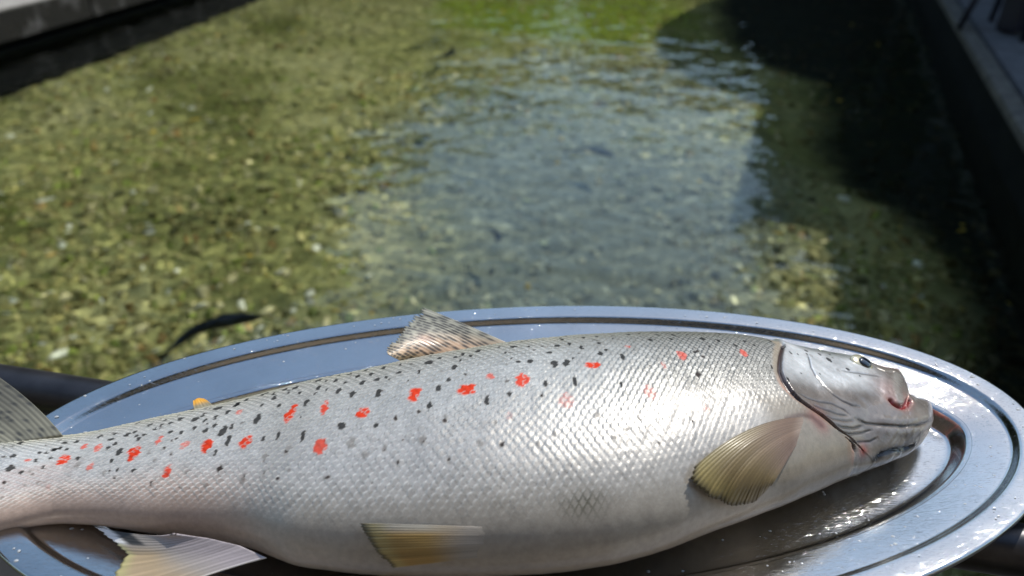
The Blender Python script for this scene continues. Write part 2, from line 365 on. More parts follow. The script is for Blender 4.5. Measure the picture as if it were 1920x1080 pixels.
def make_tree(loc, h, cr, label, m, seed, nleaf=3600, sq=1.0):
    rr = np.random.default_rng(seed); root = empty('tree', loc); tag(root, label, 'tree', 'trees around the pond')
    tb = MB(); tb.tube([(0, 0, -.1), (.1, .05, h * .3), (.0, .1, h * .6), (.1, 0, h * .85)], [h * .035, h * .028, h * .018, h * .006], 10)
    limbs = []
    for k in range(8):
        a = rr.random() * 6.28; z0 = h * (.3 + .45 * rr.random()); q = Vector((math.cos(a) * cr * .7, math.sin(a) * cr * .7, z0 + h * .2)); limbs.append(q)
        tb.tube([(.05, .05, z0), (q.x * .5, q.y * .5, z0 + h * .09), q], [h * .014, h * .009, h * .003], 7)
    tb.build('trunk', M['bark'], root, smooth=True)
    cl = [np.array((p.x, p.y, p.z)) for p in limbs] + [np.array((cr * .75 * math.cos(a), cr * .75 * math.sin(a), h * z)) for a, z in zip(rr.random(16) * 6.28, .14 + .8 * rr.random(16))] + [np.array((0, 0, h * .9))]
    cl = np.array(cl); ci = rr.integers(0, len(cl), nleaf); d = rr.normal(size=(nleaf, 3)); d /= np.linalg.norm(d, axis=1)[:, None]
    c = cl[ci] + d * (cr * .42 * rr.random(nleaf) ** .4)[:, None] * np.array([1, 1, .8 * sq]); c[:, 2] = np.clip(c[:, 2], h * .06, None)
    u_ = rr.normal(size=(nleaf, 3)); u_ /= np.linalg.norm(u_, axis=1)[:, None]; v_ = np.cross(u_, rr.normal(size=(nleaf, 3))); v_ /= np.linalg.norm(v_, axis=1)[:, None]
    s = (h * .031 * (.6 + .8 * rr.random(nleaf)))[:, None]
    V = np.stack([c - u_ * s, c + v_ * s * .55, c + u_ * s, c - v_ * s * .55], 1).reshape(-1, 3)
    link('crown', fast_mesh('crown', V, np.arange(nleaf * 4).reshape(-1, 4)), m, root, False)
make_tree((-7.3, 13.0, .22), 9.2, 3.4, 'unseen tall dense tree on the left bank, nearest of the left trees', M['leaf'], 1, 5200)
make_tree((-9.5, 9.5, .22), 8.8, 3.2, 'unseen tall tree left of the water, outermost on the left bank', M['leaf'], 2, 4600)
make_tree((-4.9, 21.5, .22), 7.0, 2.6, 'unseen middle sized olive tree far along the left bank', M['leaf2'], 3, 4000)
make_tree((-8.5, 19, .22), 10.5, 3.6, 'unseen tallest tree behind the left bank', M['leaf'], 4, 4600)
make_tree((-7.2, 17.5, .22), 8.8, 3.0, 'unseen round tree between the nearest and the olive left trees', M['leaf'], 31, 4200)
make_tree((-12.5, 14, .22), 9.5, 3.6, 'unseen broad tree farthest left behind the left bank', M['leaf'], 32, 4200)
make_tree((-8, 27, .22), 10, 4.0, 'large olive tree deep behind the left bank', M['leaf2'], 33, 4200)
make_tree((-14, 7, .22), 9, 3.6, 'dark tree standing level with the left wall', M['leaf'], 34, 4200)
make_tree((10.2, 19.0, .22), 10.5, 3.4, 'tall dark tree beyond the pavilion on the right bank', M['leaf'], 5, 4600)
make_tree((13, 17, .22), 10, 3.6, 'broad dark tree behind the pavilion, rightmost of all', M['leaf'], 6, 4600)
for k, (x_, y_, h_) in enumerate(((-1, 36, 8.2), (5.5, 38, 8.8), (11.5, 36, 9.0), (17, 34, 10), (24, 30, 11))):
    make_tree((x_ - 2.5, y_ - 4, .22), h_ * .95, 3.9, ['first', 'second', 'third', 'fourth', 'fifth'][k] + ' tree from the left in the row closing the far end', M['leaf2'], 10 + k, 5200)

# garden chair on the paving
root = empty('garden_chair', (3.95, 6.35, .32), R(35)); tag(root, 'dark navy garden chair standing on the paving, top right corner', 'chair')
MB().box((0, 0, .44), (.46, .46, .05)).build('seat', M['navy'], root, bevel=.015)
MB().box((0, .24, .72), (.46, .04, .55)).build('backrest', M['navy'], root, bevel=.015)
for sx in (-1, 1):
    for sy in (-1, 1): MB().tube([(sx * .25, sy * .25, 0), (sx * .17, sy * .17, .43)], [.022, .03], 10).build('leg', M['navy'], root, smooth=True)
MB().box((-.04, -.05, .22), (.20, .16, .40)).build('support_column', M['navy'], root, bevel=.02)

# trout swimming in the pond
M['dark_fish'] = plain('dark_trout_skin', (.004, .007, .014), (.010, .015, .026), 40, .4, .1, .002)
def swimmer(loc, rz, L, bend, label):
    root = empty('swimming_trout', loc, rz); tag(root, label, 'fish', 'trout swimming in the pond')
    s = np.linspace(0, 1, 26); wv = .5 * np.interp(s, [0, .03, .12, .35, .6, .88, 1], [.03, .08, .15, .19, .15, .055, .04]) * L; hv = wv * 1.35
    cx = (s - .5) * L; cy = bend * L * (s - .5) ** 2 * (1 + .6 * s); a = np.linspace(0, 2 * np.pi, 15)[:-1]
    V = np.stack([np.repeat(cx[:, None], 14, 1), cy[:, None] + wv[:, None] * np.cos(a), hv[:, None] * np.sin(a)], -1).reshape(-1, 3)
    link('body', fast_mesh('body', V, grid_quads(26, 14, True)), M['dark_fish'], root)
    y1 = cy[-1]; f = MB()
    def fin(name, P): 
        g = MB(); g.v = [Vector(p) + Vector((0, .0015, 0)) for p in P] + [Vector(p) - Vector((0, .0015, 0)) for p in P]; n = len(P)
        g.f = [list(range(n)), list(range(2 * n - 1, n - 1, -1))] + [[i, n + i, n + (i + 1) % n, (i + 1) % n] for i in range(n)]; g.build(name, M['dark_fish'], root)
    fin('tail_fin', [(L * .48, y1 - .002, .015 * L), (L * .62, y1 + bend * L * .1, .09 * L), (L * .58, y1 + bend * L * .08, 0), (L * .62, y1 + bend * L * .1, -.09 * L), (L * .48, y1 - .002, -.015 * L)])
    fin('dorsal_fin', [(-.02 * L, 0, .08 * L), (.05 * L, 0, .14 * L), (.13 * L, 0, .12 * L), (.12 * L, .01 * L, .07 * L)])
swimmer((-1.35, 2.87, -.3), R(215), .44, .55, 'dark curved trout swimming behind the left rim of the platter')
swimmer((.57, 4.9, -.3), R(150), .32, .8, 'larger dark trout in the bluish water near the shadow edge')
swimmer((-.57, 7.22, -.3), R(70), .42, .5, 'small dark trout farthest up the pond near the top edge')
swimmer((-.09, 3.78, -.35), R(115), .20, .6, 'faint small trout in the bluish water, nearest the dorsal fin')

# ------------------------------------------------------------------ oval steel platter
PC = Vector((.0132, .418, CAM_H - .38)); PA = R(4.38); EA, EB = .373, .1703
plat = empty('serving_platter', PC, PA)
tag(plat, 'large oval stainless steel serving platter under the trout', 'platter')
NA = 420
th = np.linspace(0, 2 * np.pi, NA, endpoint=False)
ex, ey = EA * np.cos(th), EB * np.sin(th); nx, ny = np.cos(th) / EA, np.sin(th) / EB; nl = np.hypot(nx, ny); nx /= nl; ny /= nl
def ring(k):
    k = k + .011 * np.clip((k - .030) / .014, 0, 1) * np.clip(np.sin(th), 0, 1) * (k < .3)     # the well sits a little towards the near side
    return np.stack([ex - k * nx, ey - k * ny], -1)
def shell(name, prof, centre=None, lip=False):
    rings = [np.concatenate([ring(k), np.full((NA, 1), z)], 1) for k, z in prof]
    if centre is not None:
        k0, z0 = prof[-1]; c0 = ring(k0)
        for f in (.93, .85, .75, .62, .48, .34, .2, .08, .01): rings.append(np.concatenate([c0 * f, np.full((NA, 1), z0)], 1))
    top = np.array(rings); bot = top[::-1].copy(); bot[..., 2] -= .0011
    allr = np.concatenate([top, bot]) if not lip else np.concatenate([bot[:], top])
    if not lip: V = allr
    else: V = np.concatenate([bot, top])
    return link(name, fast_mesh(name, V.reshape(-1, 3), grid_quads(len(V), NA, True)), M['steel'], plat)
def fil(pts, n=5):
    """round a profile polyline (Chaikin)"""
    p = np.array(pts, float)
    for _ in range(2):
        q = [p[0]]
        for a, b_ in zip(p[:-1], p[1:]): q += [a * .75 + b_ * .25, a * .25 + b_ * .75]
        q.append(p[-1]); p = np.array(q)
    return [tuple(a) for a in p]
full_rim = fil([(.0022, -.0034), (.0004, -.0030), (-.0002, -.0012), (.0010, .0004), (.004, .0003), (.0095, 0), (.0140, -.0004)])
shell('rim', full_rim + [(.0145, -.00045)], lip=True)
shell('brim', [(.0145, -.00045)] + fil([(.0150, -.0005), (.0168, -.0008), (.0182, -.0020), (.0205, -.0050), (.0218, -.0060), (.0240, -.0062), (.0330, -.0078), (.0450, -.0102)]) + [(.0455, -.0103)])
shell('well', [(.0455, -.0103)] + fil([(.0460, -.0104), (.0485, -.0111), (.0500, -.0130), (.0545, -.0208), (.0562, -.0232), (.0595, -.024), (.072, -.024)]), centre=True)

# water drops and crumbs on the steel
def drops(n):
    V = []; F = []; k = 0
    a = np.linspace(0, 2 * np.pi, 8, endpoint=False)
    for i in range(n):
        t_ = random.random() * 6.283; kk = random.choice([.006, .009, .011, .027, .031, .036, .040, .062, .075, .09]) + random.uniform(-.003, .003)
        z = 0.0004 if kk < .014 else (-.0062 - .00019 * max(0, (kk - .024) * 1000) if kk < .045 else -.0239)
        cx = EA * math.cos(t_) - kk * math.cos(t_) / EA / math.hypot(math.cos(t_) / EA, math.sin(t_) / EB); cy = EB * math.sin(t_) - kk * math.sin(t_) / EB / math.hypot(math.cos(t_) / EA, math.sin(t_) / EB)
        r = random.choice([.0003, .0004, .0005, .0006, .0006, .0008, .0011]); h = r * .45; st = random.uniform(.7, 1.8)
        for f, hz in ((1, 0), (.8, .6), (.4, .93)):
            for q in a: V.append((cx + r * f * math.cos(q) * st, cy + r * f * math.sin(q), z + h * hz))
        V.append((cx, cy, z + h)); b0 = k * 25
        for r_ in range(2):
            for q in range(8): F.append((b0 + r_ * 8 + q, b0 + r_ * 8 + (q + 1) % 8, b0 + r_ * 8 + 8 + (q + 1) % 8, b0 + r_ * 8 + 8 + q))
        for q in range(8): F.append((b0 + 16 + q, b0 + 16 + (q + 1) % 8, b0 + 24))
        k += 1
    return mesh('water_drops', V, F)
t = NT('water_drop'); t.set(Base_Color=(.75, .78, .8, 1), Roughness=.08, IOR=1.33); t.b.inputs['Transmission Weight'].default_value = .55; M['drop'] = t.m
o = link('water_drops', drops(330), M['drop']); o.location = PC; o.rotation_euler = (0, 0, PA)
tag(o, 'tiny water drops and specks scattered over the steel platter', 'water drops', kind='stuff')

# ------------------------------------------------------------------ the trout
ST = np.array([[-0.41,0.36194,0.03747,0.01311,-0.37689],[-0.39667,0.36204,0.03733,0.0135,-0.37703],[-0.38333,0.36229,0.03737,0.01395,-0.37711],[-0.37,0.36319,0.03829,0.01474,-0.37686],[-0.35667,0.36404,0.03908,0.0155,-0.37671],[-0.34333,0.36475,0.03967,0.0162,-0.37684],[-0.33,0.3653,0.04032,0.01694,-0.37694],[-0.31667,0.3701,0.0387,0.01657,-0.37814],[-0.30333,0.37468,0.03775,0.01648,-0.37907],[-0.29,0.37849,0.03841,0.01708,-0.3793],[-0.27667,0.38023,0.04066,0.01841,-0.37877],[-0.26333,0.38105,0.043,0.01982,-0.37807],[-0.25,0.3808,0.04564,0.02142,-0.3772],[-0.23667,0.3806,0.04826,0.02304,-0.37629],[-0.22333,0.38064,0.05082,0.02468,-0.37537],[-0.21,0.3815,0.05321,0.02628,-0.37449],[-0.19667,0.3821,0.05592,0.02798,-0.37351],[-0.18333,0.38248,0.05923,0.02971,-0.37249],[-0.17,0.38238,0.06285,0.03161,-0.37131],[-0.15667,0.38167,0.06675,0.03367,-0.36997],[-0.14333,0.37899,0.07108,0.03594,-0.36806],[-0.13,0.37631,0.07497,0.03801,-0.36599],[-0.11667,0.37552,0.07773,0.03951,-0.36449],[-0.10333,0.37528,0.08021,0.04088,-0.36312],[-0.09,0.37547,0.08249,0.04215,-0.36185],[-0.07667,0.37583,0.08468,0.04339,-0.36061],[-0.06333,0.3763,0.0866,0.04449,-0.35951],[-0.05,0.37677,0.08853,0.0456,-0.3584],[-0.03667,0.37766,0.08994,0.04644,-0.35756],[-0.02333,0.37856,0.09132,0.04727,-0.35673],[-0.01,0.37978,0.09241,0.04796,-0.35604],[0.00333,0.38105,0.09314,0.04843,-0.35557],[0.01667,0.38223,0.09368,0.04871,-0.35529],[0.03,0.38425,0.0937,0.04872,-0.35528],[0.04333,0.38636,0.09367,0.04871,-0.35529],[0.05667,0.38845,0.09359,0.04867,-0.35533],[0.07,0.39153,0.09263,0.04817,-0.35583],[0.08333,0.39472,0.09162,0.04764,-0.35636],[0.09667,0.3987,0.09015,0.04688,-0.35712],[0.11,0.40336,0.08797,0.04574,-0.35826],[0.12333,0.40801,0.08579,0.04461,-0.35939],[0.13667,0.41223,0.08379,0.04357,-0.36043],[0.15,0.41587,0.08127,0.04226,-0.36174],[0.16333,0.41996,0.07884,0.0407,-0.3633],[0.17667,0.42433,0.07623,0.03906,-0.36494],[0.19,0.42709,0.07297,0.03711,-0.36689],[0.19375,0.42768,0.07197,0.03653,-0.36747],[0.1975,0.42816,0.07087,0.03589,-0.36811],[0.20125,0.42853,0.06965,0.0352,-0.36878],[0.205,0.42883,0.0684,0.03449,-0.36941],[0.20875,0.42914,0.06714,0.03379,-0.37004],[0.2125,0.42958,0.06605,0.03317,-0.37058],[0.21625,0.4301,0.06502,0.03258,-0.37109],[0.22,0.43068,0.064,0.032,-0.3716],[0.22375,0.43132,0.06297,0.03137,-0.37216],[0.2275,0.43203,0.06193,0.03073,-0.37272],[0.23125,0.43288,0.061,0.03016,-0.37322],[0.235,0.43381,0.06005,0.02958,-0.37372],[0.23875,0.43469,0.05891,0.0289,-0.37432],[0.2425,0.43539,0.05735,0.02803,-0.37512],[0.24625,0.43604,0.05585,0.02719,-0.37588],[0.25,0.43644,0.05413,0.02626,-0.37674],[0.25375,0.43609,0.05213,0.02519,-0.37704],[0.2575,0.4359,0.05029,0.0242,-0.37724],[0.26125,0.43591,0.04872,0.02344,-0.37723],[0.265,0.43655,0.04775,0.02253,-0.37736],[0.2655,0.43669,0.04768,0.02241,-0.37738],[0.266,0.43683,0.04761,0.02229,-0.37739],[0.2665,0.43697,0.04754,0.02216,-0.37741],[0.267,0.43711,0.04747,0.02204,-0.37743],[0.2675,0.43725,0.0474,0.02192,-0.37744],[0.268,0.43739,0.04732,0.0218,-0.37746],[0.2685,0.43754,0.04724,0.02168,-0.37748],[0.269,0.43771,0.04714,0.02156,-0.3775],[0.2695,0.43789,0.04701,0.02144,-0.37751],[0.27,0.43806,0.04691,0.02132,-0.37753],[0.2705,0.43824,0.04679,0.0212,-0.37755],[0.271,0.43842,0.04668,0.02107,-0.37757],[0.2715,0.43859,0.04656,0.02095,-0.37758],[0.272,0.43876,0.04644,0.02083,-0.3776],[0.2725,0.43899,0.04636,0.02066,-0.37766],[0.273,0.4392,0.04625,0.0205,-0.37773],[0.2735,0.4394,0.04614,0.02033,-0.37779],[0.274,0.43958,0.04601,0.02016,-0.37786],[0.2745,0.43977,0.04588,0.01999,-0.37792],[0.275,0.43992,0.04572,0.01983,-0.37798],[0.2755,0.44006,0.04555,0.01966,-0.37805],[0.276,0.44019,0.04537,0.01949,-0.37811],[0.2765,0.44032,0.04518,0.01932,-0.37818],[0.277,0.44043,0.04499,0.01916,-0.37824],[0.2775,0.44052,0.04477,0.01899,-0.3783],[0.278,0.44059,0.04453,0.01882,-0.37837],[0.2785,0.4406,0.04422,0.01865,-0.37843],[0.279,0.4406,0.04391,0.01848,-0.37849],[0.2795,0.44053,0.04352,0.01832,-0.37856],[0.28,0.44044,0.0431,0.01815,-0.37862],[0.2805,0.42398,0.02438,0.01798,-0.37869],[0.281,0.42427,0.02441,0.01781,-0.37875],[0.2815,0.42455,0.02444,0.01765,-0.37881],[0.282,0.42483,0.02445,0.01748,-0.37888],[0.2825,0.42511,0.02448,0.01731,-0.37894],[0.283,0.42542,0.02447,0.01714,-0.37901],[0.2835,0.4257,0.02449,0.01698,-0.37907],[0.284,0.42599,0.02451,0.01681,-0.37913],[0.2845,0.42627,0.02453,0.01664,-0.3792],[0.285,0.42654,0.02454,0.01647,-0.37926],[0.2855,0.42687,0.02459,0.01627,-0.37936],[0.286,0.42721,0.02461,0.01607,-0.37946],[0.2865,0.42754,0.02466,0.01587,-0.37956],[0.287,0.4278,0.02462,0.01566,-0.37965],[0.2875,0.42803,0.02449,0.01546,-0.37975],[0.288,0.42828,0.02435,0.01526,-0.37985],[0.2885,0.42855,0.02417,0.01506,-0.37995],[0.289,0.42885,0.02397,0.01486,-0.38005],[0.2895,0.42916,0.02375,0.01466,-0.38014],[0.29,0.42947,0.02352,0.01445,-0.38024],[0.2905,0.42983,0.02325,0.01425,-0.38034],[0.291,0.43016,0.023,0.01405,-0.38044],[0.2915,0.43048,0.02277,0.01385,-0.38054],[0.292,0.4308,0.02253,0.01365,-0.38063],[0.2925,0.43113,0.02232,0.01344,-0.38073],[0.293,0.43145,0.02208,0.01324,-0.38083],[0.2935,0.43177,0.02185,0.01304,-0.38093],[0.294,0.43209,0.02161,0.01284,-0.38103],[0.2945,0.43243,0.02136,0.01264,-0.38112],[0.295,0.43278,0.02108,0.01243,-0.38122],[0.2955,0.43316,0.02078,0.01223,-0.38132],[0.296,0.43358,0.02042,0.01203,-0.38142],[0.2965,0.43402,0.02004,0.01183,-0.38152],[0.297,0.43449,0.01962,0.01163,-0.38161],[0.29826,0.4358,0.01859,0.0109,-0.38208],[0.29941,0.43671,0.01728,0.01022,-0.38252],[0.30047,0.43749,0.01614,0.00961,-0.38291],[0.30143,0.43825,0.01503,0.00905,-0.38327],[0.30228,0.43922,0.01416,0.00841,-0.38374],[0.30304,0.44065,0.01361,0.00757,-0.38442],[0.30369,0.44198,0.01299,0.00685,-0.385],[0.30424,0.44315,0.01241,0.00624,-0.3855],[0.3047,0.44409,0.01196,0.00574,-0.38591],[0.30505,0.44485,0.01151,0.00535,-0.38623],[0.3053,0.44527,0.01112,0.00507,-0.38645],[0.30545,0.44555,0.01091,0.0049,-0.38659],[0.3055,0.44562,0.01081,0.00484,-0.38663]])
